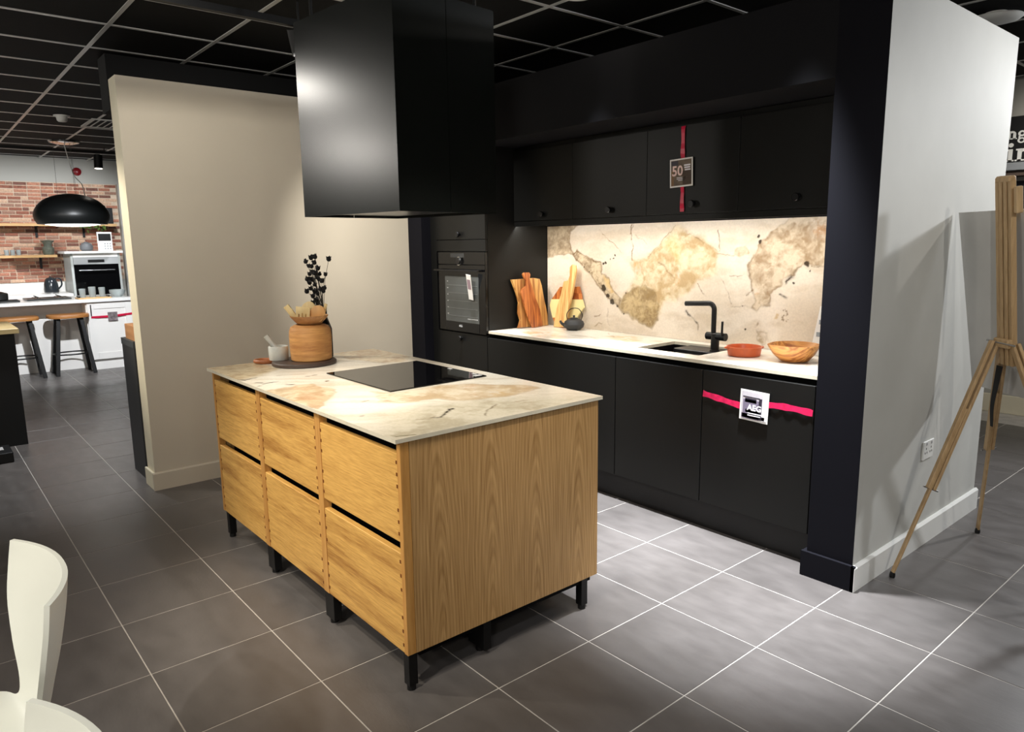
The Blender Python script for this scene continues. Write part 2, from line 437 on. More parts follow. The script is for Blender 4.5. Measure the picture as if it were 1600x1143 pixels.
# outer walls
wall_left = struct('wall_left', box(X0 - .15, X0 - .004, Y0, Y1, 0, HC + .02), GREYW, 'pale grey back wall with a band of exposed red brick')
struct('wall_rear', box(X0, X1, Y1, Y1 + .15, 0, HC + .02), GREYW, 'pale wall at the far right end of the showroom')
struct('wall_right', box(X1, X1 + .15, Y0, Y1, 0, HC + .02), GREYW)
struct('wall_front', box(X0, X1, Y0 - .15, Y0, 0, HC + .02), GREYW)
struct('baseboard_rear', box(-2, X1, Y1 - .018, Y1, 0, .16, .004), CREAM, 'cream skirting along the far right wall')

# kitchen booth partitions
HP = 2.53
def wallbox(name, dims, mats, pick, label):
    b = box(*dims)
    b.normal_update()
    for f in b.faces: f.material_index = pick(f.normal)
    return struct(name, b, mats, label)
wallbox('wall_kitchen_right', (.72, .93, .26, 1.755, 0, HP), [NAVY, WHITEP], lambda n: 1 if (n.x > .5 or n.y > .5) else 0, 'white painted partition wall with a dark navy front end')
struct('wall_kitchen_back', box(-2.6, .72, .932, 1.02, 0, HP), NAVYB)
struct('trim_1', box(-2.6, .7205, .26, .931, 2.182, HP - .0015), NAVYB, 'black bulkhead above the wall cabinets')
wallbox('wall_kitchen_left', (-2.77, -2.6, -1.69, 1.02, 0, HP - .01), [BEIGE, CREAM], lambda n: 1 if n.y < -.5 else 0, 'beige painted partition wall left of the kitchen')  # end face lighter: the light falling on it is put into its colour
struct('trim_2', box(-2.599, -2.415, .262, .931, 0, 2.181), NAVY, 'dark navy pillar between beige wall and oven tower')
struct('wall_partition', box(-3.55, -3.33, -1.575, 3.0, 2.44, HC - .003, bm=box(-3.55, -3.33, -1.515, 3.0, 0, 2.439)), mat('partition_black', (7, 7, 8), .8), 'black full-height partition behind the beige wall')
# skirtings
sk = box(.70, .945, .243, .2595, 0, .118); struct('baseboard_front', sk, NAVY, 'navy skirting at the foot of the navy wall end')
struct('trim_3', box(.702, .7195, .2597, .345, 0, .118), NAVY)
struct('baseboard_right', prism([(.9305, 0), (.947, 0), (.947, .108), (.938, .118), (.9305, .118)], 1.53, 'Y', .243), WTRIM, 'white skirting along the white partition wall')
struct('baseboard_left', prism([(-2.5995, 0), (-2.584, 0), (-2.584, .108), (-2.592, .116), (-2.5995, .116)], 1.965, 'Y', -1.705), BEIGE, 'beige skirting along the beige partition wall')
struct('trim_4', box(-2.785, -2.6, -1.705, -1.6905, 0, .116, .003), CREAM, 'skirting on the end of the beige wall, coloured as lit')

# brick band of the far wall: every brick its own piece
bricks = []
br_mats = [mat('brick_%d' % i, c, .85, var=.35, vscale=30, bump=.4, bscale=60) for i, c in enumerate([(166, 112, 90), (144, 92, 74), (178, 126, 102), (152, 116, 98), (118, 80, 68), (198, 164, 138)])]
struct('trim_5', box(X0 - .003, X0 + .002, -2.75, .0, 1.05, 2.47), mat('mortar', (206, 188, 166), .9, var=.15, vscale=20, bump=.3), 'mortar bed of the brick band')
trim5 = bpy.data.objects['trim_5']
bmeshes = []
def brick_bm(): return box(-.005, .009, -.5, .5, -.0205, .0205, .002)
for m_ in br_mats:
    me = bpy.data.meshes.new('brick'); t = brick_bm(); t.to_mesh(me); t.free(); me.materials.append(m_); bmeshes.append(me)
rb_ = random.Random(3); rest = [bmesh.new() for _ in br_mats]; nb_ = 0
for c in range(28):
    z = 1.05 + .026 + c * .0505
    y = -.14 - (0 if c % 2 else .08)
    while y > -2.7:
        L = rb_.choice((.152, .152, .152, .152, .15, .072))
        k_ = rb_.randrange(len(br_mats)); dx = rb_.uniform(-.003, .003); sz = rb_.uniform(.93, 1.02)
        if y > -1.78 and nb_ < 298:
            o = bpy.data.objects.new('brick', bmeshes[k_]); COL.objects.link(o); o.parent = trim5
            o.location = (X0 + .004 + dx, y - L / 2, z); o.scale = (1, L, sz); nb_ += 1
        else:
            t = brick_bm(); bmesh.ops.scale(t, vec=(1, L, sz), verts=t.verts[:]); bmesh.ops.translate(t, vec=(X0 + .004 + dx, y - L / 2, z), verts=t.verts[:]); merge(rest[k_], t)
        y -= L + .011
for t, m_ in zip(rest, br_mats): obj('brick_field', t, m_, trim5, kind='stuff')

# ------------------------------------------------------------------ stone slabs with their own colour pattern
def vnoise(x, y, seed):
    r = np.random.RandomState(seed); g = r.rand(64, 64)
    xi = np.floor(x).astype(int); yi = np.floor(y).astype(int); fx = x - xi; fy = y - yi
    fx = fx * fx * (3 - 2 * fx); fy = fy * fy * (3 - 2 * fy)
    a = lambda i, j: g[(xi + i) % 64, (yi + j) % 64]
    return (a(0, 0) * (1 - fx) + a(1, 0) * fx) * (1 - fy) + (a(0, 1) * (1 - fx) + a(1, 1) * fx) * fy
def fbm(x, y, sc, seed, oc=5):
    s_ = 0; am = .5; t_ = 0
    for k in range(oc):
        s_ = s_ + am * vnoise(x * sc * 2 ** k + 17.3 * k, y * sc * 2 ** k + 5.1 * k, seed + k); t_ += am; am *= .55
    return s_ / t_
def sdist(px_, py_, poly):
    """signed distance to a polygon, negative inside"""
    d = np.full(px_.shape, 1e9); ins = np.zeros(px_.shape, bool); n = len(poly)
    for i in range(n):
        ax, ay = poly[i]; bx, by = poly[(i + 1) % n]
        ex, ey = bx - ax, by - ay; t_ = np.clip(((px_ - ax) * ex + (py_ - ay) * ey) / (ex * ex + ey * ey + 1e-12), 0, 1)
        d = np.minimum(d, np.hypot(px_ - ax - t_ * ex, py_ - ay - t_ * ey))
        c = ((ay > py_) != (by > py_)) & (px_ < (bx - ax) * (py_ - ay) / (by - ay + 1e-12) + ax)
        ins ^= c
    return np.where(ins, -d, d)
def sline(px_, py_, pts):
    d = np.full(px_.shape, 1e9)
    for (ax, ay), (bx, by) in zip(pts, pts[1:]):
        ex, ey = bx - ax, by - ay; t_ = np.clip(((px_ - ax) * ex + (py_ - ay) * ey) / (ex * ex + ey * ey + 1e-12), 0, 1)
        d = np.minimum(d, np.hypot(px_ - ax - t_ * ex, py_ - ay - t_ * ey))
    return d
def lin(c): return np.array(srgb(*c)[:3])
def paint(a, b, spec, seed, base=(226, 214, 192), cloud=(206, 190, 160), gain=1, stk=(.35, 0, 0, 1)):
    """colour of the stone at slab coordinates (a, b)"""
    wx = (fbm(a, b, 14, seed) - .5) * .05; wy = (fbm(a, b, 14, seed + 9) - .5) * .05
    A, B = a + wx, b + wy
    col = np.ones(a.shape + (3,)) * lin(base)
    f = np.clip((fbm(A, B, 3, seed + 20) - .46) * 5, 0, 1)[..., None]; col = col * (1 - f * .6) + lin(cloud) * f * .6
    st = np.clip((fbm(A * stk[0] + B * stk[1], A * stk[2] + B * stk[3], 16, seed + 50) - .48) * 5, 0, 1)[..., None]; col = col * (1 - st * .3) + lin((188, 166, 134)) * st * .3
    for kind, pts, c, prm in spec:
        if kind == 'patch':
            d = sdist(A, B, pts)
            soft = prm.get('soft', .004); m_ = np.clip(.5 - d / (2 * soft), 0, 1)
            n = .62 * fbm(A, B, prm.get('sc', 9), seed + 31) + .38 * fbm(A, B, prm.get('sc', 9) * 5, seed + 35, 3); n = np.clip((n - .5) * 4.2 + .5, 0, 1)
            c2 = np.array(lin(prm.get('c2', base)))
            pc = lin(c) * (1 - n[..., None]) + c2 * n[..., None]
            k = (m_ * prm.get('op', .85))[..., None]; col = col * (1 - k) + pc * k
            if prm.get('rim', 0):
                e = (np.exp(-(d / .006) ** 2) * prm['rim'] * np.clip(fbm(A, B, 12, seed + 77) * 2.2 - .5, 0, 1))[..., None]; col = col * (1 - e) + lin((120, 98, 70)) * e
        elif kind == 'vein':
            d = sline(A, B, pts); wd = prm.get('w', .002)
            k = (np.exp(-(d / (wd * gain)) ** 2) * min(1, prm.get('op', .6) * gain) * np.clip(fbm(A, B, 20, seed + 41) * 3 - .7, .15, 1))[..., None]
            col = col * (1 - k) + lin(c) * k
        elif kind == 'spot':
            (x, y), r = pts; d = np.hypot(a + wx * .6 - x, (b + wy * .6 - y)) / r + (fbm(a, b, 55, seed + 61) - .5) * 1.3
            k = (np.clip((1 - d) * 4, 0, 1) * prm.get('op', .95))[..., None]; col = col * (1 - k) + lin(c) * k
    return np.clip(col, 0, 1)
def slab(name, origin, ua, ub, la, lb, step, spec, seed, normal_th, parent=None, hole=None, **kw):
    """slab with a finely meshed patterned face, solid behind; ua/ub face axes, normal_th = vector to the back"""
    na, nb = int(la / step), int(lb / step)
    aa = np.linspace(0, la, na + 1); bb = np.linspace(0, lb, nb + 1)
    A, B = np.meshgrid(aa, bb, indexing='ij')
    o_, ua, ub, th = (np.array(v, float) for v in (origin, ua, ub, normal_th))
    P = o_ + A[..., None] * ua + B[..., None] * ub
    cols = paint(P @ np.abs(ua), P @ np.abs(ub), spec, seed, **kw).reshape(-1, 3)
    V = P.reshape(-1, 3).tolist(); idx = lambda i, j: i * (nb + 1) + j
    keep = lambda i, j: not (hole and hole[0] < aa[i] + .5 * step and aa[i + 1] - .5 * step < hole[1] and hole[2] < bb[j] + .5 * step and bb[j + 1] - .5 * step < hole[3])
    F = []; flip = np.dot(np.cross(ua, ub), th) > 0
    present = np.array([[keep(i, j) for j in range(nb)] for i in range(na)])
    for i in range(na):
        for j in range(nb):
            if present[i, j]:
                q = [idx(i, j), idx(i + 1, j), idx(i + 1, j + 1), idx(i, j + 1)]; F.append(q[::-1] if flip else q)
    nt = len(F)
    back = {}
    def bk(k):
        if k not in back: back[k] = len(V); V.append((np.array(V[k]) + th).tolist())
        return back[k]
    def wall(p, q): F.append([p, q, bk(q), bk(p)])
    for i in range(na):
        for j in range(nb):
            if not present[i, j]: continue
            if j == 0 or not present[i, j - 1]: wall(idx(i, j), idx(i + 1, j))
            if j == nb - 1 or not present[i, j + 1]: wall(idx(i, j + 1), idx(i + 1, j + 1))
            if i == 0 or not present[i - 1, j]: wall(idx(i, j), idx(i, j + 1))
            if i == na - 1 or not present[i + 1, j]: wall(idx(i + 1, j), idx(i + 1, j + 1))
    me = bpy.data.meshes.new(name); me.from_pydata(V, [], F)
    at = me.color_attributes.new('pattern', 'FLOAT_COLOR', 'POINT')
    full = np.ones((len(V), 4)); full[:len(cols), :3] = cols
    for k, v_ in back.items(): full[v_, :3] = cols[k]
    at.data.foreach_set('color', full.ravel())
    me.materials.append(STONE); me.materials.append(SEDGE)
    mi = np.zeros(len(F), np.int32); mi[nt:] = 1; me.polygons.foreach_set('material_index', mi)
    me.update(); me.validate()
    o = bpy.data.objects.new(name, me); COL.objects.link(o)
    return o
TAN = (172, 148, 114); OCH = (206, 160, 96); DRK = (58, 48, 38); GOLD = (196, 166, 116)
# --- splashback
YS = .925
def sp(lst, o=(850, 330), k=5.196): return [(lambda p: (p.x, p.z))(py(o[0] + u / k, o[1] + v / k, YS)) for u, v in lst]
def sB(lst): return sp(lst, (1060, 330), 4.97)
def s1(u, v, r, B=False): return ((sB if B else sp)([(u, v)])[0], r)
G1 = (216, 198, 164)
spec = [
 ('patch', sp([(0, 100), (290, 100), (220, 160), (205, 230), (215, 290), (245, 345), (130, 365), (0, 400)]), (140, 118, 90), dict(c2=(190, 170, 140), sc=14, rim=.7)),
 ('patch', sp([(620, 690), (700, 610), (740, 540), (700, 420), (820, 380), (960, 240), (1075, 100)]) + sB([(70, 150), (210, 220), (290, 310), (300, 500), (140, 530), (90, 620), (-30, 690)]) + sp([(1020, 715), (980, 740), (920, 880), (870, 950), (830, 940), (760, 880), (680, 840), (600, 775)]), (178, 148, 100), dict(c2=(222, 206, 174), sc=7, soft=.014, op=.85)),
 ('patch', sp([(600, 775), (640, 690), (720, 630), (800, 600), (880, 640), (930, 760), (920, 880), (870, 950), (830, 940), (760, 880), (680, 840)]), (142, 118, 80), dict(c2=(192, 168, 126), sc=16, soft=.01, op=.85, rim=.7)),
 ('patch', sp([(240, 350), (330, 460), (400, 560), (470, 620), (520, 720), (600, 775), (620, 700), (560, 640), (520, 540), (470, 500), (460, 420), (350, 370), (260, 320)]), (134, 112, 82), dict(c2=(206, 186, 154), sc=16, rim=1)),
 ('patch', sB([(540, 420), (590, 330), (620, 260), (720, 180), (830, 80), (880, 20), (1160, 0), (1160, 420), (1020, 420), (930, 440), (900, 500), (820, 520), (800, 570), (700, 660), (710, 740), (640, 730), (610, 760), (570, 735), (590, 690), (570, 620), (570, 520)]), (150, 122, 88), dict(c2=(212, 194, 168), sc=9, rim=.8)),
 ('patch', sB([(445, 280), (520, 240), (560, 330), (540, 350), (480, 370), (440, 340)]), TAN, dict(c2=(206, 190, 164))),
 ('patch', sB([(620, 920), (690, 960), (690, 1010), (650, 1050), (615, 1000)]), (168, 146, 116), dict(rim=.5)),
 ('patch', sB([(600, 860), (625, 850), (615, 890), (595, 885)]), (150, 128, 100), {}),
 ('patch', sp([(960, 260), (1060, 190), (1110, 300), (1100, 420), (1060, 360), (980, 300)]), OCH, dict(c2=(222, 200, 156), soft=.02, op=.75)),
 ('patch', sp([(1080, 500), (1115, 480), (1110, 580), (1075, 610)]), OCH, dict(soft=.012, op=.7)),
 ('patch', sp([(715, 370), (745, 390), (790, 470), (770, 500), (730, 490), (720, 430)]), (214, 166, 118), dict(soft=.012, op=.7)),
 ('patch', sp([(480, 520), (530, 560), (570, 680), (540, 660)]), (220, 184, 124), dict(soft=.01, op=.7)),
 ('patch', sB([(575, 590), (620, 590), (610, 650), (580, 660)]), (206, 150, 84), dict(soft=.01, op=.7)),
 ('patch', sB([(1030, 80), (1160, 60), (1160, 220), (1030, 200)]), (192, 138, 92), dict(soft=.03, op=.55, sc=24)),
 ('patch', sB([(750, 800), (775, 800), (775, 840), (750, 845)]), (196, 162, 108), dict(op=.7)),
]
for ln, wd, op in [([(705, 95), (695, 180), (715, 330), (720, 400)], .0028, .8), ([(690, 180), (720, 95)], .002, .5), ([(450, 150), (520, 230), (650, 350)], .0016, .6), ([(525, 790), (518, 860), (530, 930)], .003, .45), ([(740, 200), (830, 260)], .0016, .5), ([(830, 380), (960, 240), (1070, 110)], .002, .5), ([(210, 150), (205, 250), (240, 345)], .002, .5), ([(410, 850), (470, 825)], .002, .6), ([(930, 410), (1055, 540)], .003, .5), ([(410, 940), (440, 905), (470, 915)], .003, .5)]:
    spec.append(('vein', sp(ln), (132, 104, 72), dict(w=wd, op=op)))
for ln, wd, op in [([(60, 150), (200, 240), (290, 310)], .002, .5), ([(320, 150), (332, 230), (320, 320)], .0022, .7), ([(140, 560), (210, 670)], .0022, .7), ([(330, 510), (380, 610), (415, 715)], .002, .7), ([(515, 652), (572, 615)], .0035, .8), ([(1030, 430), (1110, 430)], .0016, .7), ([(145, 880), (150, 930)], .004, .5), ([(400, 500), (500, 500)], .002, .4), ([(290, 345), (440, 345)], .0022, .4), ([(410, 740), (600, 735)], .0018, .35)]:
    spec.append(('vein', sB(ln), (118, 94, 66), dict(w=wd, op=op)))
spec += [('vein', sB([(65, 762), (110, 810), (145, 880)]), DRK, dict(w=.0038, op=1.3)), ('vein', sB([(800, 655), (835, 685)]), DRK, dict(w=.005, op=1.5)), ('vein', sB([(848, 540), (890, 515)]), DRK, dict(w=.006, op=1.5))]
for u, v, r in [(490, 620, .022), (520, 690, .018), (555, 738, .02), (480, 425, .014), (500, 412, .01), (535, 385, .006), (557, 378, .008), (570, 350, .007), (660, 665, .008), (362, 490, .008), (330, 455, .006), (590, 770, .009), (650, 830, .006)]:
    spec.append(('spot', s1(u, v, r), DRK, {}))
for u, v, r in [(1000, 413, .016), (630, 245, .013), (616, 202, .009), (1022, 465, .006), (900, 550, .006), (495, 738, .005), (515, 915, .006)]:
    spec.append(('spot', s1(u, v, r, True), DRK, {}))
for k in range(16):
    a_ = k * 2.4; spec.append(('spot', s1(830 + 45 * math.cos(a_) * (k % 4 + 1) / 4, 810 + 50 * math.sin(a_) * (k % 4 + 1) / 4, .006, True), (128, 104, 78), dict(op=.7)))
o = slab('splashback', (-1.733, YS, .9155), (1, 0, 0), (0, 0, 1), 2.448, .7265, .004, spec, 5, (0, .006, 0), base=(226, 213, 196), cloud=(208, 192, 170), gain=1.35)
setp(o, 'veined cream and tan stone splashback behind the sink', 'splashback')

# --- island worktop
ZI = .91
def it(lst, o=(310, 540), k=4.848): return [(lambda p: (p.x, p.y))(pz(o[0] + u / k, o[1] + v / k, ZI)) for u, v in lst]
def iB(lst): return it(lst, (600, 550), 4.706)
spec = [
 ('patch', it([(0, 160), (300, 130), (450, 115), (600, 170), (540, 200), (430, 235), (320, 262), (200, 250)]), (164, 138, 96), dict(c2=(212, 192, 154), sc=8, soft=.03, op=.9)),
 ('patch', it([(470, 340), (620, 320), (760, 300), (860, 290), (1040, 335), (1030, 365), (990, 390), (950, 425), (920, 455), (880, 480), (700, 420)]), (188, 158, 118), dict(c2=(228, 210, 178), sc=7, soft=.008, op=.85, rim=.4)),
 ('patch', it([(760, 390), (900, 360), (1010, 380), (930, 450), (880, 470)]), (184, 144, 108), dict(c2=(214, 182, 146), soft=.02, op=.7)),
 ('patch', it([(1290, 345), (1360, 370), (1370, 430), (1480, 435)]) + iB([(150, 375), (400, 345), (650, 355), (900, 325), (1160, 262), (1060, 240), (900, 245), (640, 230), (420, 245), (200, 275)]) + it([(1500, 360)]), (196, 168, 128), dict(c2=(230, 214, 186), sc=6, soft=.012, op=.85, rim=.3)),
 ('patch', it([(1370, 400), (1460, 410), (1450, 432), (1375, 432)]), (188, 140, 94), dict(soft=.012, op=.6)),
 ('patch', iB([(760, 310), (820, 270), (940, 265), (900, 305), (820, 320)]), (216, 180, 120), dict(soft=.03, op=.6)),
 ('patch', iB([(665, 270), (685, 270), (680, 330), (665, 330)]), (214, 166, 110), dict(soft=.012, op=.6)),
 ('patch', iB([(560, 250), (700, 240), (690, 265), (580, 265)]), (214, 170, 128), dict(soft=.02, op=.5)),
 ('patch', it([(1000, 60), (1180, 30), (1310, 15), (1600, 75), (1560, 120), (1400, 130), (1250, 115), (1130, 98)]), (184, 150, 112), dict(c2=(222, 202, 168), sc=8, soft=.015, op=.8, rim=.3)),
 ('patch', iB([(-40, 460), (240, 400), (700, 350), (1200, 330), (1560, 330), (1200, 420), (600, 560), (120, 650), (-60, 600)]), (182, 170, 142), dict(c2=(212, 202, 178), sc=8, soft=.06, op=.85)),
 ('vein', iB([(370, 482), (420, 478), (470, 450), (495, 425)]), DRK, dict(w=.0045, op=1.4)), ('vein', iB([(240, 490), (340, 490), (380, 470)]), (140, 120, 86), dict(w=.004, op=.6)),
 ('vein', iB([(762, 460), (785, 405), (815, 382)]), (110, 92, 66), dict(w=.004, op=1)), ('vein', iB([(815, 382), (900, 370), (1080, 350)]), (150, 130, 100), dict(w=.004, op=.5)),
 ('vein', iB([(590, 445), (660, 420), (720, 420)]), (160, 140, 106), dict(w=.005, op=.5)),
 ('vein', iB([(60, 604), (110, 612), (240, 603)]), (120, 112, 80), dict(w=.006, op=1)),
 ('vein', it([(300, 258), (360, 262), (430, 240)]), DRK, dict(w=.008, op=1.4)), ('vein', it([(500, 292), (560, 280), (610, 268)]), DRK, dict(w=.008, op=1.3)),
 ('vein', it([(440, 306), (490, 303)]), DRK, dict(w=.007, op=1.4)), ('vein', it([(690, 292), (725, 294)]), DRK, dict(w=.012, op=1.6)), ('vein', it([(815, 232), (890, 222)]), DRK, dict(w=.007, op=1)),
 ('vein', it([(430, 282), (470, 285)]), DRK, dict(w=.008, op=1.2)), ('vein', it([(1250, 425), (1285, 415)]), (120, 100, 80), dict(w=.005, op=.8)), ('vein', it([(1230, 525), (1250, 522)]), DRK, dict(w=.005, op=.7)),
 ('vein', it([(600, 225), (700, 215), (800, 210)]), (150, 120, 80), dict(w=.008, op=.5)), ('vein', it([(640, 290), (760, 270), (900, 275)]), (180, 150, 110), dict(w=.012, op=.4)),
 ('spot', iB([(500, 420)]) + [.014], DRK, {}), ('spot', it([(975, 268)]) + [.012], (110, 96, 80), {}),
]
spec = [(k, (tuple(p_[:1]) + tuple(p_[1:])) if k == 'spot' else p_, c, d) for k, p_, c, d in spec]
o = slab('island_worktop', (-1.59, -1.622, ZI), (1, 0, 0), (0, 1, 0), 1.87, .975, .005, spec, 11, (0, 0, -.014), base=(240, 233, 218), cloud=(226, 212, 188), stk=(.645 * .2, .764 * .2, -.9, .76))
setp(o, 'cream veined stone worktop on the oak island', 'worktop')

# --- kitchen worktop
ZW = .915
kspec = []
def kt(lst): return [(lambda p: (p.x, p.y))(pz(u, v, ZW)) for u, v in lst]
kspec = [('patch', kt([(812, 519), (840, 514), (870, 516), (868, 524), (840, 526)]), (216, 172, 96), dict(soft=.02, op=.7)), ('patch', kt([(950, 524), (1000, 526), (1000, 533), (960, 536)]), (216, 186, 130), dict(soft=.02, op=.6)),
 ('vein', kt([(800, 520), (830, 517), (850, 521)]), (150, 130, 100), dict(w=.004, op=.6)), ('vein', kt([(895, 524), (925, 526), (935, 531)]), (130, 112, 84), dict(w=.004, op=.6)), ('vein', kt([(950, 520), (960, 527)]), (130, 110, 80), dict(w=.004, op=.6)),
 ('patch', kt([(1190, 545), (1220, 552), (1210, 566), (1185, 560)]), (226, 200, 156), dict(soft=.03, op=.5)), ('vein', kt([(1245, 576), (1262, 570), (1272, 560)]), (150, 120, 90), dict(w=.004, op=.6))]
SX0, SX1, SY0, SY1 = -.49, -.05, .475, .835
o = slab('kitchen_worktop', (-1.733, .352, ZW), (1, 0, 0), (0, 1, 0), 2.451, .572, .006, kspec, 21, (0, 0, -.018), hole=(SX0 + 1.733, SX1 + 1.733, SY0 - .352, SY1 - .352), base=(240, 234, 222), cloud=(230, 220, 200))
setp(o, 'pale stone worktop along the black base cabinets', 'worktop')

# ------------------------------------------------------------------ black kitchen run
YF = .34
def knob(parent, x, y, z, m=BMET):
    b = lathe([(0, 0), (.008, 0), (.008, .012), (.019, .014), (.02, .026), (.017, .03), (0, .03)], 20)
    bmesh.ops.transform(b, matrix=Matrix.Translation((x, y, z)) @ Matrix.Rotation(math.pi / 2, 4, 'X'), verts=b.verts[:])
    return obj('knob', b, m, parent, True, True)
def base_cab(x0, x1, label, splits=()):
    t = thing('base_cabinet', label, 'cabinet', ((x0 + x1) / 2, .6, 0), group='black handleless base cabinets')
    obj('carcass', box(x0 + .001, x1 - .001, YF + .022, .92, .155, .70 if 'sink' in label and 'left' not in label else .86), BLK, t, world=True)
    obj('front_panel', box(x0 + .0015, x1 - .0015, YF, YF + .02, .158, .868, .0012), BLK, t, world=True)
    obj('handle_channel', box(x0 + .001, x1 - .001, YF + .06, YF + .08, .861, .8965), DEEP, t, world=True)
    return t
base_cab(-1.733, -.531, 'wide black base cabinet left of the sink, beside the oven tower')
base_cab(-.529, .069, 'black base cabinet under the sink')
base_cab(.071, .676, 'black base cabinet with a pink ribbon, next to the navy wall end')
one('filler_strip', box(.677, .7195, YF + .004, YF + .022, .155, .87), BLK, 'narrow black filler strip between base cabinet and navy wall', 'filler')
o = one('plinth', box(-1.733, .7, .388, .404, 0, .152), BMATT, 'black plinth board under the base cabinets', 'plinth')
# tall oven tower
tw = thing('tall_cabinet', 'tall black oven tower beside the navy pillar', 'cabinet', (-2.035, .6, 0))
XL, XR = -2.335, -1.735
obj('side_panel', box(XR - .018, XR, YF + .021, .92, .155, 2.18), BLK, tw, world=True)
obj('side_panel', box(XL, XL + .018, YF + .021, .92, .155, 2.18), BLK, tw, world=True)
obj('back_panel', box(XL + .019, XR - .019, .9, .918, .155, 2.18), BLK, tw, world=True)
for z in (.158, .862, 1.470, 2.162): obj('shelf', box(XL + .019, XR - .019, YF + .022, .899, z, z + .016), BLK, tw, world=True)
d = obj('door', box(XL + .002, XR - .002, YF, YF + .02, 1.556, 2.176, .0012), BLK, tw, world=True); knob(d, -2.035, YF, 1.592)
obj('filler_panel', box(XL + .002, XR - .002, YF, YF + .02, 1.4715, 1.5525, .0012), BLK, tw, world=True)
d = obj('door', box(XL + .002, XR - .002, YF, YF + .02, .158, .876, .0012), BLK, tw, world=True); knob(d, -2.035, YF, .838)
obj('plinth', box(XL, XR, .388, .404, 0, .152), BMATT, tw, world=True)
one('filler_strip', box(-2.4145, -2.3355, YF + .004, YF + .022, 0, 2.181), BLK, 'narrow black filler strip between oven tower and navy pillar', 'filler')
# knob on the upper tower door sits where the photograph shows it
# oven
ov = thing('built_in_oven', 'black built-in oven in the tall tower', 'oven', (-2.035, .6, .885))
obj('housing', box(XL + .02, XR - .02, YF + .024, .89, .886, 1.468), OVENB, ov, world=True)
cp = obj('control_panel', box(XL + .004, XR - .004, YF - .004, YF + .022, 1.378, 1.467, .002), OVENG, ov, world=True)
obj('display', box(-2.15, -1.98, YF - .0052, YF - .0045, 1.428, 1.458), mat('display_grey', (46, 47, 48), .3), cp, world=True)
b = lathe([(0, 0), (.026, 0), (.028, .003), (.026, .02), (.0235, .022), (0, .022)], 28)
bmesh.ops.transform(b, matrix=Matrix.Translation((-2.035, YF - .004, 1.402)) @ Matrix.Rotation(math.pi / 2, 4, 'X'), verts=b.verts[:])
dl = obj('dial', b, OVENB, cp, True, True)
b = bmesh.new()
b = lathe([(.0265, 0), (.031, 0), (.031, .012), (.0265, .012), (.0265, 0)], 28)
bmesh.ops.transform(b, matrix=Matrix.Translation((-2.035, YF - .0045, 1.402)) @ Matrix.Rotation(math.pi / 2, 4, 'X'), verts=b.verts[:])
obj('dial_ring', b, CHROME, cp, True, True, label='chrome ring around the dial')
obj('marker', box(-2.022, -2.004, YF - .009, YF - .0045, 1.42, 1.429), CHROME, cp, world=True)
dr = obj('oven_door', box(XL + .004, XR - .004, YF - .004, YF + .022, .886, 1.374, .002), OVENG, ov, world=True)
obj('window', box(-2.225, -1.815, YF - .0055, YF - .0045, .958, 1.292), OVENW, dr, world=True, label='grey glass window with rack lines')
obj('lower_strip', box(-2.225, -1.815, YF - .0055, YF - .0045, .892, .955), OVENB, dr, world=True)
for k in range(5): obj('rack_bar', box(-2.2, -1.83, YF - .0066, YF - .0058, 1.0 + .056 * k, 1.003 + .056 * k), mat('rack_grey', (104, 106, 104), .4), dr, world=True)
for k in range(6): obj('level_mark', box(-2.2, -2.186, YF - .0066, YF - .0058, 1.01 + .048 * k, 1.016 + .048 * k), mat('mark_grey', (170, 170, 168), .4), dr, world=True)
b = bar((XL + .03, YF - .045, 1.335), (XR - .03, YF - .045, 1.335), .018, .014, (0, 1, 0), bev=.002)
hd = obj('handle', b, OVENB, dr, world=True)
for x in (XL + .05, XR - .05): obj('handle_post', box(x - .008, x + .008, YF - .044, YF - .004, 1.328, 1.342), OVENB, dr, world=True)
text('lettering', 'AEG', .022, mat('logo_grey', (206, 206, 206), .4), dr, ov.matrix_basis.inverted() @ faceY(-2.04, YF - .0062, .928), label='small maker lettering')
for k in range(7): obj('print_mark', box(-1.95 + .018 * k, -1.938 + .018 * k, YF - .0066, YF - .0058, .982, .99), mat('mark_grey', (170, 170, 168), .4), dr, world=True)
tg = one('swing_tag', bar((-1.862, YF - .060, 1.31), (-1.885, YF - .02, 1.13), .052, .002, (1, 0, 0)), PAPER, 'white price tag hanging from the oven handle', 'tag')
tg2 = bpy.data.objects['swing_tag']
b = bar((-1.868, YF - .0545, 1.275), (-1.876, YF - .039, 1.205), .036, .0015, (1, 0, 0)); obj('print', b, mat('tag_print', (150, 128, 136), .6), tg2, world=True)
# wall cabinets
YU = .60
xs = [-1.733, -1.145, -.537, .069, .676]
for i, nm in enumerate(['black wall cabinet next to the oven tower', 'second black wall cabinet from the oven tower', 'black wall cabinet with a red ribbon and sale card', 'black wall cabinet next to the navy wall end']):
    x0, x1 = xs[i], xs[i + 1]
    t = thing('wall_cabinet', nm, 'cabinet', ((x0 + x1) / 2, .76, 1.672), group='black wall cabinets over the sink')
    obj('carcass', box(x0 + .001, x1 - .001, YU + .022, .922, 1.674, 2.18), BLK, t, world=True)
    d = obj('door', box(x0 + .0015, x1 - .0015, YU, YU + .02, 1.676, 2.15, .0012), BLK, t, world=True)
    knob(d, [-1.428, -.818, -.208, .40][i], YU, [1.718, 1.72, 1.728, 1.73][i])
one('light_pelmet', box(-1.733, .7195, YU + .004, YU + .02, 1.640, 1.6725, bm=box(-1.733, .7195, YU + .0205, .90, 1.663, 1.6725)), BLK, 'black pelmet board under the wall cabinets', 'pelmet')
one('filler_strip', box(.677, .7195, YU + .004, YU + .02, 1.674, 2.181), BLK, 'narrow black filler strip between wall cabinet and navy wall', 'filler')
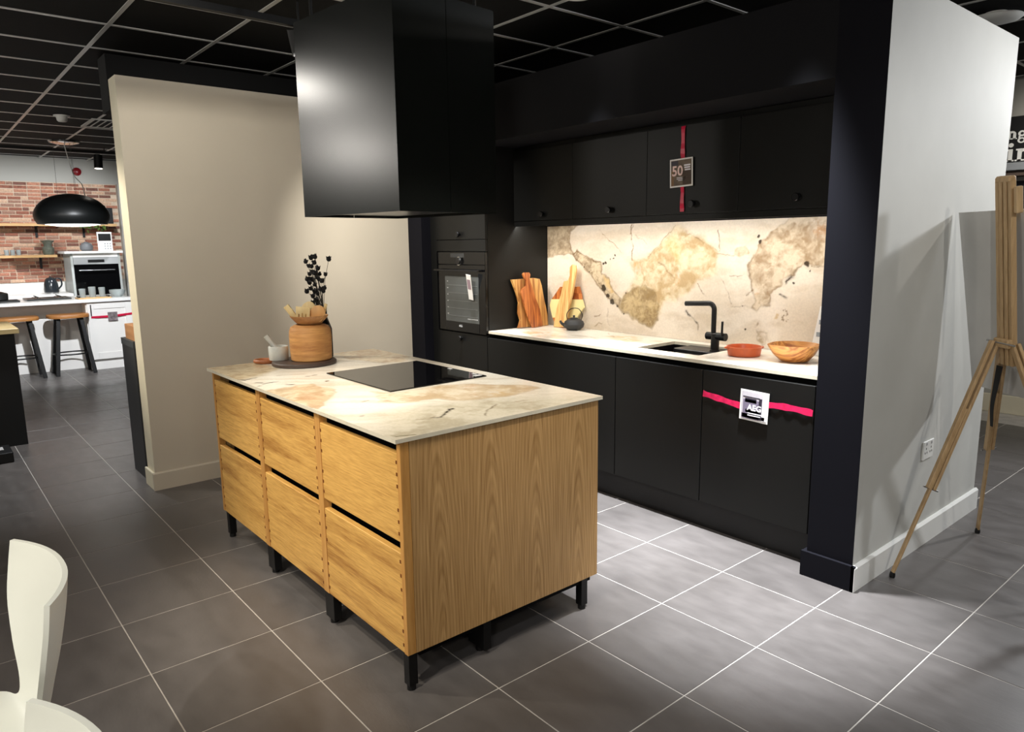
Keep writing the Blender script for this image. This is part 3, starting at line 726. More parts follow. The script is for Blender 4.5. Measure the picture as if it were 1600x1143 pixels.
led = one('led_strip', box(-1.70, .69, YU + .028, YU + .04, 1.658, 1.6625), mat('led', (255, 240, 214), .5, emit=(255, 236, 206), estr=3), 'thin LED light strip under the wall cabinet pelmet', 'light strip')
led.visible_shadow = True
# sink
sk = thing('sink', 'black undermounted sink let into the pale worktop', 'sink', (-.27, .65, ZW - .2))
SB = mat('sink_black', (13, 13, 14), .38, var=.1, vscale=200)
b = bmesh.new()
def quadbox(b, x0, x1, y0, y1, z0, z1): return box(x0, x1, y0, y1, z0, z1, bm=b)
quadbox(b, SX0 - .01, SX1 + .01, SY0 - .01, SY1 + .01, ZW - .2, ZW - .185)
for d_ in ((SX0 - .02, SX0 - .004, SY0 - .02, SY1 + .02), (SX1 + .004, SX1 + .02, SY0 - .02, SY1 + .02), (SX0 - .02, SX1 + .02, SY0 - .02, SY0 - .004), (SX0 - .02, SX1 + .02, SY1 + .004, SY1 + .02)):
    quadbox(b, *d_, ZW - .2, ZW - .019)
obj('basin', b, SB, sk, world=True)
obj('tap_ledge', box(SX0 + .12, SX1 + .003, .668, SY1 + .003, ZW - .06, ZW - .012, .004), SB, sk, world=True)
b = lathe([(0, 0), (.04, 0), (.042, .003), (.03, .005), (0, .004)], 24, -.27, .57, ZW - .185); obj('drain', b, STEEL, sk, True, True)
obj('draining_tray', box(SX0 + .16, SX1 - .01, .56, .66, ZW - .045, ZW - .03, .004), mat('tray_black', (24, 24, 25), .3), sk, world=True)
# tap
tx, ty, tz = -.13, .735, ZW - .012
tp = thing('kitchen_tap', 'matt black L-shaped mixer tap at the sink', 'tap', (tx, ty, tz))
obj('body', lathe([(0, 0), (.028, 0), (.028, .006), (.024, .008), (.024, .10), (0, .10)], 28, tx, ty, tz), BMET, tp, True, True)
b = tube([(tx - .055, ty, tz + .085), (tx + .07, ty, tz + .085)], .022, 24); obj('cross_barrel', b, BMET, tp, True, True)
pts = [(tx - .012, ty, tz + .1), (tx - .012, ty, tz + .235)] + [(tx - .012 - .035 * (1 - math.cos(a)), ty, tz + .235 + .035 * math.sin(a)) for a in np.linspace(.2, math.pi / 2, 7)] + [(tx - .20, ty - .012, tz + .262)]
obj('spout', tube(pts, .0145, 18), BMET, tp, True, True)
obj('lever', tube([(tx + .055, ty - .018, tz + .09), (tx + .058, ty - .02, tz + .175)], .0065, 12), BMET, tp, True, True)

# ------------------------------------------------------------------ oak island
IX0, IX1, IYF, IYB = -1.575, .272, -1.60, -.665
isl = thing('kitchen_island', 'oak kitchen island with six drawers on black legs', 'island', ((IX0 + IX1) / 2, (IYF + IYB) / 2, 0))
ZB, ZT = .14, .895
obj('end_panel', box(IX1 - .018, IX1, IYF + .033, IYB, ZB, ZT - .001), OAKV, isl, world=True, label='oak veneer end panel with cathedral grain')
obj('end_panel', box(IX0, IX0 + .018, IYF + .033, IYB, ZB, ZT - .001), OAKV, isl, world=True)
obj('back_panel', box(IX0 + .019, IX1 - .019, IYB - .019, IYB - .001, ZB, ZT - .001), OAKV, isl, world=True)
obj('carcass', box(IX0 + .019, IX1 - .019, IYF + .075, IYB - .02, ZB + .005, ZT - .0015), DEEP, isl, world=True)
ups = [(IX0, IX0 + .022), (-.979, -.936), (-.368, -.325), (IX1 - .022, IX1)]
for a, b_ in ups: obj('upright', box(a, b_, IYF - .002, IYF + .032, ZB, ZT - .001, .0008), OAKF, isl, world=True)
for (a0, a1), (b0, b1) in zip(ups, ups[1:]):
    x0, x1 = a1 + .002, b0 - .002
    for z0, z1 in ((.545, .853), (ZB, .505)):
        d = obj('drawer_front', box(x0, x1, IYF, IYF + .024, z0, z1, .0015), OAKD, isl, world=True)
        bj = bmesh.new()
        for xx in (x0 + .0005, x1 - .0085):
            n = 7
            for k in range(n):
                zc = z0 + .03 + (z1 - z0 - .06) * k / (n - 1)
                if abs(k - 3) < 1: continue
                box(xx, xx + .008, IYF - .0012, IYF + .004, zc - .006, zc + .006, bm=bj)
        obj('dovetail_joints', bj, OAKE, d, world=True, kind='stuff')
        obj('handle_channel', box(x0, x1, IYF + .05, IYF + .07, z1, z1 + .041), DEEP, isl, world=True)
def leg(x, y, w=.035):
    l = obj('leg', box(x - w / 2, x + w / 2, y - .0175, y + .0175, .02, ZB + .001, .001), BMET, isl, world=True)
    obj('foot', lathe([(0, 0), (.016, 0), (.016, .02), (0, .02)], 16, x, y, 0), BMATT, l, True, True)
leg(IX1 - .022, IYF + .02); leg(IX1 - .022, IYB - .07); leg(IX0 + .05, IYF + .02); leg(IX0 + .05, IYB - .07)
for x in (-.957, -.347):
    leg(x, IYF + .025, .075); leg(x, IYB - .07, .075)
leg(IX1 - .06, -1.25, .10)
obj('base_frame', box(IX0 + .02, IX1 - .012, IYF + .05, IYB - .03, ZB - .022, ZB + .004), DEEP, isl, world=True)
# hob
hb = thing('induction_hob', 'black glass induction hob set in the island worktop', 'hob', (-.688, -.985, ZI))
obj('glass', box(-.99, -.387, -1.244, -.724, ZI + .0003, ZI + .006, .0012), HOBG, hb, world=True)
for k in range(2): obj('mark', box(-.475 + .2 * k - .2, -.445 + .2 * k - .2, -.748, -.734, ZI + .0061, ZI + .0064), mat('mark_white', (220, 220, 220), .5), hb, world=True)
b = box(-.43, -.405, -.775, -.735, ZI + .0061, ZI + .0066); obj('sticker', b, mat('mark_white', (220, 220, 220), .5), hb, world=True)

# ------------------------------------------------------------------ cooker hood
HX, HY, HW, HD, HZ0, HZ1, HR = -.785, -.925, .76, .56, 1.665, 2.55, .095
hd = thing('cooker_hood', 'large black box cooker hood hanging over the island', 'cooker hood', (HX, HY, HZ0), HR)
hx, hy, hh = HW / 2, HD / 2, HZ1 - HZ0
T_ = .003
obj('front_panel', box(-hx, hx, -hy, -hy + T_, 0, hh), HOOD, hd)
obj('back_panel', box(-hx, hx, hy - T_, hy, 0, hh), HOOD, hd)
obj('side_panel', box(hx - T_, hx, -hy + T_, -.002, 0, hh), HOOD, hd)
obj('side_panel', box(hx - T_, hx, .001, hy - T_, 0, hh), HOOD, hd)
obj('side_panel', box(-hx, -hx + T_, -hy + T_, -.002, 0, hh), HOOD, hd)
obj('side_panel', box(-hx, -hx + T_, .001, hy - T_, 0, hh), HOOD, hd)
obj('top_panel', box(-hx + T_, hx - T_, -hy + T_, hy - T_, hh - .004, hh - .001), HOOD, hd)
obj('glass_underside', box(-hx + .02, hx - .02, -hy + .02, hy - .02, .012, .018), mat('hood_under', (92, 92, 94), .25, metal=.9), hd)
obj('filter_tray', box(-hx + .006, hx - .006, -hy + .006, hy - .006, .02, .05), BMATT, hd)
for sx in (-1, 1):
    for sy in (-1, 1):
        obj('hanging_rod', tube([(sx * (hx - .06), sy * (hy - .06), hh - .002), (sx * (hx - .06), sy * (hy - .06), HC - HZ0)], .008, 10), BMATT, hd, True)
# suspended lighting track and its spots
tr = thing('lighting_track', 'black suspended lighting track left of the cooker hood', 'track light', (-1.6, -1.9, 2.68))
obj('rail', box(-1.618, -1.582, -3.4, -.95, 2.672, 2.706), BMATT, tr, world=True)
for y in (-3.2, -2.2, -1.0): obj('hanger', tube([(-1.6, y, 2.706), (-1.6, y, HC)], .006, 8), BMATT, tr, True, True)
for k, (y, aim) in enumerate([(-1.02, (-2.2, -.3, .4))]):
    p = Vector((-1.6, y, 2.60)); d_ = (Vector(aim) - p).normalized()
    h = obj('spot_head', tube([p - d_ * .06, p + d_ * .07], .034, 20), BMATT, tr, True, True)
    obj('stem', tube([(-1.6, y, 2.672), (-1.6, y, 2.60)], .007, 8), BMATT, tr, True, True)

# ------------------------------------------------------------------ things on the island
def copyrot(b, M): bmesh.ops.transform(b, matrix=M, verts=b.verts[:]); return b
WALN = wood('walnut_board', (46, 36, 32), (84, 68, 60), 'Y', 60, 8)
TERW = wood('handle_wood', (140, 78, 40), (176, 104, 58), 'Y', 60, 8)
sb = thing('serving_board', 'round dark wooden serving board with a loop handle on the island', 'board', (-1.36, -1.19, ZI))
obj('disc', lathe([(0, 0), (.158, 0), (.166, .004), (.166, .016), (.160, .021), (0, .021)], 56), WALN, sb, True)
bc = math.atan2(-1.345 + 1.19, -1.545 + 1.36)
b = bmesh.new(); n = 24; ring = [(.175 + .052 + .052 * math.cos(t) * 1.0, .04 * math.sin(t)) for t in np.linspace(0, 2 * math.pi, n, endpoint=False)]
b = tube([(r_[0], r_[1], .0115) for r_ in ring] + [(ring[0][0], ring[0][1], .0115)], .0105, 10, caps=False)
copyrot(b, Matrix.Rotation(bc, 4, 'Z')); obj('handle', b, TERW, sb, True, label='lighter brown loop handle')
ZBd = ZI + .021
POTW = wood('pot_wood', (160, 100, 52), (222, 166, 100), 'XY', 60, 14, .55, 1.1, 0)
vx, vy = -1.345, -1.155
one('wooden_vase', lathe([(0, 0), (.098, 0), (.105, .006), (.108, .06), (.109, .125), (.106, .16), (.098, .177), (.08, .186), (.07, .189), (.066, .185), (.066, .10), (0, .09)], 48, vx, vy, ZBd), POTW, 'turned light brown wooden vase on the serving board', 'vase', smooth=True)
BOWLW = wood('bowl_wood', (150, 98, 56), (206, 156, 102), 'X', 40, 7, .5)
zb = ZBd + .1875
one('wooden_dish', lathe([(0, 0), (.05, 0), (.062, .004), (.083, .026), (.098, .044), (.0985, .048), (.094, .048), (.078, .030), (.055, .010), (0, .008)], 48, vx, vy, zb), BOWLW, 'shallow wooden dish of utensils sitting on the vase', 'bowl', smooth=True)
UT = wood('utensil_wood', (224, 190, 124), (246, 224, 168), 'Z', 50, 8)
UT2 = wood('utensil_wood_orange', (196, 140, 80), (230, 178, 112), 'Z', 50, 8)
DU = Vector((.6452, .7639, 0))         # left-right in the picture
DN = Vector((-.76, .645, 0))           # away from the camera
def plate(poly, th, p0, M_tilt, m, name, label):
    b = prism(poly, th, 'Y', -th / 2, bev=.001)
    fr = Matrix(((DU.x, DN.x, 0), (DU.y, DN.y, 0), (0, 0, 1))).to_4x4(); fr.translation = p0
    copyrot(b, fr @ M_tilt @ Matrix.Scale(1.15, 4)); return one(name, b, m, label, 'utensil', 'wooden utensils in the dish', smooth=True)
base = Vector((vx, vy, zb + .022))
# spatula handle leaning left, slotted fork, spoon bowl, second spatula, thin stick
plate([(-.011, 0), (.011, 0), (.013, .085), (-.013, .085)], .012, base + DU * -.052 - DN * .03, Matrix.Rotation(-.62, 4, 'Y'), UT, 'wooden_spatula', 'pale wooden spatula handle leaning left out of the dish')
plate([(-.033, 0), (-.022, 0), (-.022, .032), (-.017, .032), (-.017, 0), (-.006, 0), (-.006, .036), (-.001, .036), (-.001, 0), (.010, 0), (.010, .032), (.015, .032), (.015, 0), (.028, 0), (.031, .062), (-.034, .066)], .006, base + DU * -.018 - DN * .045, Matrix.Rotation(.05, 4, 'Y'), UT, 'wooden_fork', 'pale wooden fork with slots in the middle of the dish')
plate(smoothpoly([(-.02, 0), (.02, 0), (.033, .05), (.018, .082), (-.012, .082), (-.034, .05)], 5), .008, base + DU * -.006 + DN * .0, Matrix.Rotation(.1, 4, 'Y'), UT, 'wooden_spoon', 'pale wooden spoon behind the slotted fork')
plate(smoothpoly([(-.02, 0), (.02, 0), (.034, .045), (.014, .072), (-.018, .066), (-.034, .035)], 5), .008, base + DU * .042 - DN * .035, Matrix.Rotation(.32, 4, 'Y'), UT2, 'wooden_spoon', 'orange brown wooden spoon with slots at the right of the dish')
plate([(-.006, 0), (.006, 0), (.007, .075), (-.007, .078)], .006, base + DU * .066 + DN * .01, Matrix.Rotation(.28, 4, 'Y'), UT, 'wooden_stick', 'thin pale wooden stick at the right rim of the dish')
# marble mortar + pestle
MARB = mat('marble', (214, 216, 210), .3, var=.12, vscale=22)
mo = Vector((-1.465, -1.285, ZBd))
one('mortar', lathe([(0, 0), (.048, 0), (.05, .003), (.052, .07), (.05, .073), (.041, .073), (.038, .03), (0, .018)], 36, mo.x, mo.y, mo.z), MARB, 'small pale marble mortar on the serving board', 'mortar', smooth=True)
b = tube([mo + Vector((0, 0, .035)) + DU * .01, mo + Vector((0, 0, .085)) - DU * .03, mo + Vector((0, 0, .128)) - DU * .062], .013, 14, radii=[.016, .0115, .015])
one('pestle', b, MARB, 'grey veined marble pestle leaning in the mortar', 'pestle', smooth=True)
# dried flowers in a dark bottle behind the vase
fl = thing('dried_flowers', 'bunch of black dried flower heads behind the wooden vase', 'flowers', (-1.495, -1.0, ZI))
DRYB = mat('dried_black', (14, 13, 14), .8, var=.3, vscale=60)
DRYS = mat('dried_stem', (70, 66, 58), .8)
obj('bottle', lathe([(0, .0005), (.036, .0005), (.04, .004), (.04, .16), (.026, .20), (.017, .225), (.017, .27), (.02, .275), (.013, .275), (0, .27)], 28), mat('bottle_black', (10, 10, 11), .2), fl, True)
rf = random.Random(5)
heads = [(620, 75), (637, 100), (592, 95), (608, 118), (655, 130), (712, 82), (640, 70), (695, 162), (690, 232), (660, 188), (625, 150), (640, 155), (612, 160), (600, 186), (598, 250), (640, 215), (665, 160), (676, 195), (684, 248), (630, 190), (612, 205), (650, 172), (640, 250), (655, 262), (630, 275), (620, 235), (668, 238), (645, 295), (630, 310), (655, 310), (672, 335), (640, 335), (625, 330), (655, 345), (615, 185), (622, 120)]
hb_ = bmesh.new(); stem0 = Vector((0, 0, .26))
for k, (u, v) in enumerate(heads):
    q = py(300 + u / 3.333 , 380 + v / 3.333, -1.03 + rf.uniform(-.03, .03)) - Vector((-1.495, -1.0, ZI))
    mid = stem0.lerp(q, .6) + Vector((rf.uniform(-.006, .006), rf.uniform(-.006, .006), 0)); mid.x = stem0.x + (q.x - stem0.x) * .45
    s_ = obj('stem', tube([stem0, mid, q], .0012, 5), DRYS, fl, True)
    r_ = rf.uniform(.0115, .015)
    h = lathe([(0, -.9 * r_), (.6 * r_, -.75 * r_), (.95 * r_, -.1 * r_), (.8 * r_, .6 * r_), (1.0 * r_, 1.15 * r_), (.45 * r_, .7 * r_), (0, .8 * r_)], 8)
    for vv in h.verts:
        a = math.atan2(vv.co.y, vv.co.x); 
        if vv.co.z > r_: vv.co.z -= .35 * r_ * (1 + math.cos(4 * a)) 
    copyrot(h, Matrix.Translation(q) @ Matrix.Rotation(rf.uniform(-.4, .4), 4, 'X') @ Matrix.Rotation(rf.uniform(-.4, .4), 4, 'Y'))
    obj('flower_head', h, DRYB, s_, True)

# ------------------------------------------------------------------ things on the kitchen worktop
def lean(b, p0, axis, ang): copyrot(b, Matrix.Translation(p0) @ Matrix.Rotation(ang, 4, axis) @ Matrix.Translation(-Vector(p0))); return b
OLV = wood('olive_wood', (150, 92, 40), (226, 176, 104), 'Z', 40, 9, .45, 1.2, 60)
OLV2 = wood('olive_wood_red', (140, 70, 30), (200, 122, 62), 'Z', 40, 9, .45, 1.2, 60)
OLV3 = wood('olive_wood_pale', (196, 140, 76), (240, 204, 138), 'Z', 40, 9, .5, 1.2, 60)
def bx(lst, x): return [(lambda p: (p.y, p.z))(pxx(760 + u / 4.393, 300 + v / 4.393, x)) for u, v in lst]
def by(lst, y): return [(lambda p: (p.x, p.z))(py(760 + u / 4.393, 300 + v / 4.393, y)) for u, v in lst]
def settle(poly, z):
    m_ = min(p[1] for p in poly); return [(a, max(z, c - m_ + z if c - m_ < .012 else c)) for a, c in poly]
pl = bx([(180, 602), (260, 596), (330, 590), (372, 597), (384, 640), (398, 740), (416, 840), (418, 914), (320, 922), (214, 932), (232, 880), (218, 830), (226, 760), (210, 690)], -1.692)
zf = min(p[1] for p in pl); pl = [(a, c + ZW - zf + .0015) for a, c in pl]
b = prism(pl, .02, 'X', -1.70, bev=.002); lean(b, (-1.68, .7, ZW + .0015), 'Y', -.06)
one('chopping_board', b, OLV, 'wide live-edge wooden chopping board leaning on the oven tower side', 'chopping board', 'chopping boards on the worktop', True)
pl = bx([(262, 562), (270, 550), (305, 550), (312, 565), (306, 590), (318, 640), (340, 720), (368, 800), (382, 916), (314, 928), (286, 850), (262, 760), (244, 690), (250, 668), (282, 640), (284, 610), (272, 590)], -1.655)
zf = min(p[1] for p in pl); pl = [(a, c + ZW - zf + .0015) for a, c in pl]
b = prism(pl, .018, 'X', -1.664, bev=.002); lean(b, (-1.65, .7, ZW + .0015), 'Y', -.06)
one('chopping_board', b, OLV2, 'narrow reddish paddle board in front of the wide live-edge board', 'chopping board', 'chopping boards on the worktop', True)
pl = by([(466, 922), (480, 800), (505, 700), (520, 610), (548, 605), (560, 570), (555, 515), (572, 494), (592, 500), (598, 530), (592, 600), (580, 700), (560, 800), (545, 925)], .845)
zf = min(p[1] for p in pl); pl = [(a, c + ZW - zf + .0015) for a, c in pl]
b = prism(pl, .018, 'Y', .836, bev=.002); lean(b, (-1.5, .836, ZW + .0015), 'X', -.07)
one('chopping_board', b, OLV3, 'tall paddle board with a hole in the handle leaning on the splashback', 'chopping board', 'chopping boards on the worktop', True)
def hx_(lst): return [(lambda p: (p.x, p.z))(py(850 + u / 5.196, 330 + v / 5.196, .893)) for u, v in lst]
hex_ = thing('hexagonal_board', 'hexagonal two-tone wooden board behind the tall paddle board', 'chopping board', (-1.5, .895, ZW), group='chopping boards on the worktop')
segs = [([(130, 612), (282, 612), (297, 668), (112, 640)], OLV2), ([(112, 640), (297, 668), (305, 715), (60, 712), (78, 690)], OLV2), ([(60, 712), (305, 715), (322, 780), (262, 868), (70, 862), (44, 765)], mat('board_pale', (238, 222, 160), .5, var=.06)), ([(70, 862), (262, 868), (215, 942), (95, 930)], OLV2)]
for pg, m_ in segs:
    pl = [(a, c) for a, c in hx_(pg)]
    pl = [(a, max(c, ZW + .001)) for a, c in pl]
    obj('plank', prism(pl, .014, 'Y', .893), m_, hex_, world=True)
# teapot
tp_ = Vector((-1.345, .815, ZW))
IRON = mat('cast_iron', (44, 45, 47), .55, var=.15, vscale=80, bump=.15, bscale=200)
tpo = thing('teapot', 'small grey cast iron teapot by the splashback', 'teapot', tp_)
obj('body', lathe([(0, 0), (.035, 0), (.045, .004), (.068, .022), (.074, .042), (.066, .062), (.045, .075), (.03, .079), (0, .079)], 36), IRON, tpo, True)
obj('lid', lathe([(.028, .0795), (.03, .082), (.02, .088), (.006, .09), (.006, .094), (.009, .099), (.006, .104), (0, .105)], 28), IRON, tpo, True)
obj('spout', tube(curve([-DU * .06 + Vector((0, 0, .03)), -DU * .088 + Vector((0, 0, .05)), -DU * .096 + Vector((0, 0, .068))], 5), .01, 12, radii=[.014, .013, .012, .011, .010, .0095, .009, .0085, .008, .0075, .007]), IRON, tpo, True)
obj('bail_handle', tube(curve([-DU * .045 + Vector((0, 0, .072)), -DU * .05 + Vector((0, 0, .115)), -DU * .02 + Vector((0, 0, .15)), DU * .03 + Vector((0, 0, .15)), DU * .058 + Vector((0, 0, .11)), DU * .05 + Vector((0, 0, .068))], 6), .0028, 8), BMET, tpo, True)
# terracotta dish, olive bowl, leaflet
TERRA = mat('terracotta', (196, 92, 50), .35, var=.12, vscale=25)
dc = Vector((.115, .645, ZW))
ds = thing('terracotta_dish', 'shallow round terracotta dish beside the sink', 'dish', dc)
obj('bowl', lathe([(0, 0), (.078, 0), (.084, .004), (.09, .042), (.0925, .05), (.088, .052), (.083, .044), (.078, .008), (0, .006)], 44), TERRA, ds, True)
for s_ in (-1, 1):
    b = tube(curve([DU * s_ * .088 + DN * .018 + Vector((0, 0, .043)), DU * s_ * .102 + Vector((0, 0, .044)), DU * s_ * .088 - DN * .018 + Vector((0, 0, .043))], 5), .0055, 8)
    obj('handle', b, TERRA, ds, True)
bw = Vector((.395, .655, ZW))
b = lathe([(0, 0), (.055, 0), (.07, .006), (.1, .04), (.117, .076), (.122, .088), (.117, .089), (.108, .074), (.09, .04), (.06, .016), (0, .012)], 48)
for v_ in b.verts:
    d_ = v_.co.x * -DU.x + v_.co.y * -DU.y; r_ = v_.co.xy.length
    if r_ > .08 and d_ > .9 * r_: v_.co += Vector((-DU.x, -DU.y, 0)) * .016 * (d_ / r_ - .9) * 10 * (v_.co.z / .089)
o = obj('wooden_bowl', b, wood('bowl_olive', (150, 86, 34), (222, 160, 86), 'X', 34, 9, .4, 1.1, 60), None, True); o.location = bw
setp(o, 'olive wood salad bowl with a small lip at the right end of the worktop', 'bowl')
YP = .885
q1, q2 = py(1266, 548, YP), py(1282, 478, YP); e_ = (q2 - q1).normalized(); f_ = Vector((e_.z, 0, -e_.x))
lo_ = q1 - e_ * ((q1.z - ZW - .003) / e_.z)
b = prism([(p.x, p.z) for p in (lo_, q2, q2 + f_ * .19, Vector((lo_.x + .19 / max(f_.x, .5), 0, ZW + .003)))], .002, 'Y', YP)
lf = one('leaflet', b, PAPER, 'white printed leaflet leaning at the right end of the splashback', 'leaflet')
for k in range(3):
    c_ = lo_.lerp(q2, .2 + .25 * k) + f_ * .03; obj('print', box(c_.x - .018, c_.x + .02, YP - .0012, YP - .0004, c_.z - .012, c_.z + .012), mat('print_grey', (150, 156, 160), .7), lf, world=True)

# ribbons and cards on the cabinets
def ribbon(name, pts, wd, off, m, label, axis):
    """flat ribbon through (a, z) points on a vertical front at depth off; axis: width along z or x"""
    b = bmesh.new(); pr = None
    cp = curve([(p[0], 0, p[1]) for p in pts], 6); vs = []
    for i, p in enumerate(cp):
        d = (cp[min(i + 1, len(cp) - 1)] - cp[max(i - 1, 0)]).normalized(); nrm = Vector((-d.z, 0, d.x))
        yo = off - .002 - .004 * abs(math.sin(i * .9))
        w_ = wd * (.5 - .13 * abs(math.sin(i * .55)))
        vs.append([b.verts.new((p.x + nrm.x * w_ * s_, yo - dy, p.z + nrm.z * w_ * s_)) for s_, dy in ((-1, 0), (1, 0), (1, .0008), (-1, .0008))])
    for A, B in zip(vs, vs[1:]):
        for k in range(4): b.faces.new((A[k], A[(k + 1) % 4], B[(k + 1) % 4], B[k]))
    b.faces.new(vs[0]); b.faces.new(vs[-1]); bmesh.ops.recalc_face_normals(b, faces=b.faces[:])
    return one(name, b, m, label, 'ribbon')
ribbon('ribbon', [(.078, .747), (.17, .735), (.30, .718), (.37, .722), (.45, .745), (.56, .75), (.672, .743)], .036, YF - .001, PINK, 'pink satin ribbon tied across the black base cabinet', 'z')
ribbon('ribbon', [(-.284, 2.146), (-.283, 2.0), (-.281, 1.85), (-.279, 1.687)], .03, YU - .001, RED, 'dark red ribbon down the black wall cabinet door', 'x')
def card(name, x0, x1, z0, z1, y, tilt, label, bg):
    cx, cz = (x0 + x1) / 2, (z0 + z1) / 2
    t = thing(name, label, 'card', (cx, y, z0)); t.rotation_euler = (0, tilt, 0)
    h, w_ = z1 - z0, x1 - x0
    obj('card_sheet', box(-w_ / 2, w_ / 2, -.0015, 0, 0, h), PAPER, t)
    obj('picture', box(-w_ / 2 + .008, w_ / 2 - .008, -.0021, -.0016, .008, h - .008), bg, t)
    return t, w_, h
YC = YF - .0095
c1, w_, h = card('sale_card', .298, .452, .652, .804, YC, .03, 'white printed appliance card held by the pink ribbon', mat('card_photo_light', (210, 204, 210), .6, var=.1, vscale=40))
DG = mat('print_dark', (48, 42, 58), .6); LG = mat('print_light', (238, 236, 240), .6)
for x0, x1, z0, z1, m_ in [(-.062, .03, .115, .12, DG), (-.06, .03, .008, .105, mat('print_mid', (128, 118, 138), .6)), (-.05, .012, .09, .112, DG), (.026, .042, .03, .118, DG), (-.065, .03, .012, .034, DG), (-.045, .028, .04, .056, DG), (.044, .07, .01, .14, LG), (-.05, .04, .018, .024, LG), (.02, .06, .012, .03, DG)]:
    obj('print', box(x0, x1, -.0027, -.0022, z0, z1), m_, c1)
text('lettering', 'AEG', .04, mat('print_white', (246, 244, 246), .6), c1, faceY(.005, -.0064, .066), .0012, .0004, label='white lettering AEG')
obj('print', box(-.03, .045, -.0068, -.0062, .036, .041), LG, c1); obj('print', box(-.03, .04, -.0068, -.0062, .026, .031), LG, c1)
c2, w_, h = card('sale_card', -.361, -.208, 1.822, 1.975, YU - .009, -.03, 'small brown sale card printed 50 held by the red ribbon', mat('card_photo_brown', (110, 96, 82), .6, var=.35, vscale=22))
for x0, x1, z0, z1, m_ in [(-.066, -.02, .118, .142, mat('print_slate', (70, 66, 74), .6)), (-.066, -.05, .01, .09, mat('print_wood', (130, 100, 70), .6)), (.01, .068, .012, .085, mat('print_brown', (74, 60, 50), .6)), (-.03, .03, .05, .053, LG), (-.03, .03, .042, .045, LG), (-.02, .02, .034, .037, LG)]:
    obj('print', box(x0, x1, -.0027, -.0022, z0, z1), m_, c2)
text('lettering', '50', .075, mat('print_pink', (244, 214, 206), .6), c2, faceY(-.022, -.0066, .085), .0016, .0004, label='large pale figures 50')
for x0, x1, z0, z1 in [(.02, .062, .11, .118), (.022, .06, .098, .106), (.025, .062, .086, .093)]:
    obj('print', box(x0, x1, -.0034, -.0028, z0, z1), LG, c2)
# socket on the white wall
so = thing('power_socket', 'white twin wall socket low on the white partition wall', 'socket', (.93, .995, .5))
obj('plate', box(.9302, .9385, .933, 1.06, .452, .545, .0025), WTRIM, so, world=True)
for yy in (.967, 1.026):
    for dy, dz in ((0, .013), (-.011, -.008), (.011, -.008)): obj('pin_slot', box(.9384, .9388, yy + dy - .0035, yy + dy + .0035, .494 + dz - .005, .494 + dz + .005), DEEP, so, world=True)
    obj('switch', box(.9384, .941, yy - .006, yy + .006, .525, .538), mat('switch_grey', (170, 170, 172), .4), so, world=True)

# ------------------------------------------------------------------ easel with display board
PINE = wood('easel_pine', (150, 120, 82), (192, 162, 120), 'Z', 60, 6, .5)
HG = Vector((1.238, .93, 1.065)); AP = Vector((1.198, .83, 1.765))
F1 = pz(1394, 901, 0); F2 = pz(1527, 832, 0); F3 = Vector((1.70, .92, 0))
ea = thing('easel', 'tripod wooden easel standing by the white partition wall', 'easel', (1.3, .9, 0))
up = (AP - HG).normalized(); side = Vector((.81, -.58, 0))
side = (side - up * side.dot(up)).normalized(); fw = Vector((-.58, -.81, 0))
low = HG - up * .10
obj('mast_core', bar(low - fw * .004, AP - up * .03 - fw * .004, .052, .012, side), PINE, ea, world=True)
for k in (-.036, -.012, .014, .036):
    top = AP - up * (0 if abs(k) < .03 else .004)
    obj('mast_lath', bar(low + side * k + fw * (.004 if abs(k) < .03 else 0), top + side * k + fw * (.004 if abs(k) < .03 else 0), .018, .026, side, bev=.002), PINE, ea, world=True)
obj('mast_cap', bar(AP - side * .045, AP + side * .045, .03, .034, up, bev=.008), PINE, ea, world=True)
obj('clamp_block', bar(AP + side * .07 - up * .14, AP + side * .07 - up * .03, .022, .03, side, bev=.004), PINE, ea, world=True)
obj('hinge_block', bar(HG - side * .042 + fw * .02, HG + side * .046 + fw * .02, .04, .026, up, bev=.004), PINE, ea, world=True)
for k, (F, st, ss, off) in enumerate([(F1, .62, side, -.035), (F2, .52, side, -.02), (F3, .6, side, .045)]):
    A = HG + side * off + fw * (.03 if k == 0 else (0 if k == 1 else .0)) - up * .0
    d_ = (F - A).normalized(); J = A.lerp(F, st); s_ = Vector((.65, .76, 0)); s_ = (s_ - d_ * s_.dot(d_)).normalized()
    for q in (-.0125, .0125): obj('leg_lath', bar(A + s_ * q, J + s_ * q, .014, .026, s_, bev=.002), PINE, ea, world=True)
    L = obj('leg', bar(A.lerp(F, st * .45), F + Vector((0, 0, .022)), .0108, .022, s_, bev=.002), PINE, ea, world=True)
    obj('rubber_foot', lathe([(0, 0), (.012, 0), (.013, .012), (.010, .026), (0, .026)], 14, F.x, F.y, 0), BMATT, L, True, True)
    obj('wing_screw', tube([J - s_ * .035, J + s_ * .035], .004, 8), STEEL, ea, True, True)
obj('wing_screw', tube([HG - side * .08 + fw * .03, HG + side * .08 + fw * .03], .005, 8), STEEL, ea, True, True)
st_ = curve([HG - up * .10 + fw * .05 + side * .02, HG - up * .2 + fw * .055 + side * .0, HG - up * .30 + fw * .05 - side * .03, HG - up * .40 + fw * .05 - side * .035], 6)
b = bmesh.new(); vs = [[b.verts.new(p + side * a * (.018 - .011 * i / len(st_)) + fw * c) for a, c in ((-1, 0), (1, 0), (1, .002), (-1, .002))] for i, p in enumerate(st_)]
for A, B in zip(vs, vs[1:]):
    for k in range(4): b.faces.new((A[k], A[(k + 1) % 4], B[(k + 1) % 4], B[k]))
b.faces.new(vs[0]); b.faces.new(vs[-1]); bmesh.ops.recalc_face_normals(b, faces=b.faces[:])
obj('strap', b, BMATT, ea, True, True, label='black webbing strap')
b = box(0, .62, 0, .005, 0, .845)
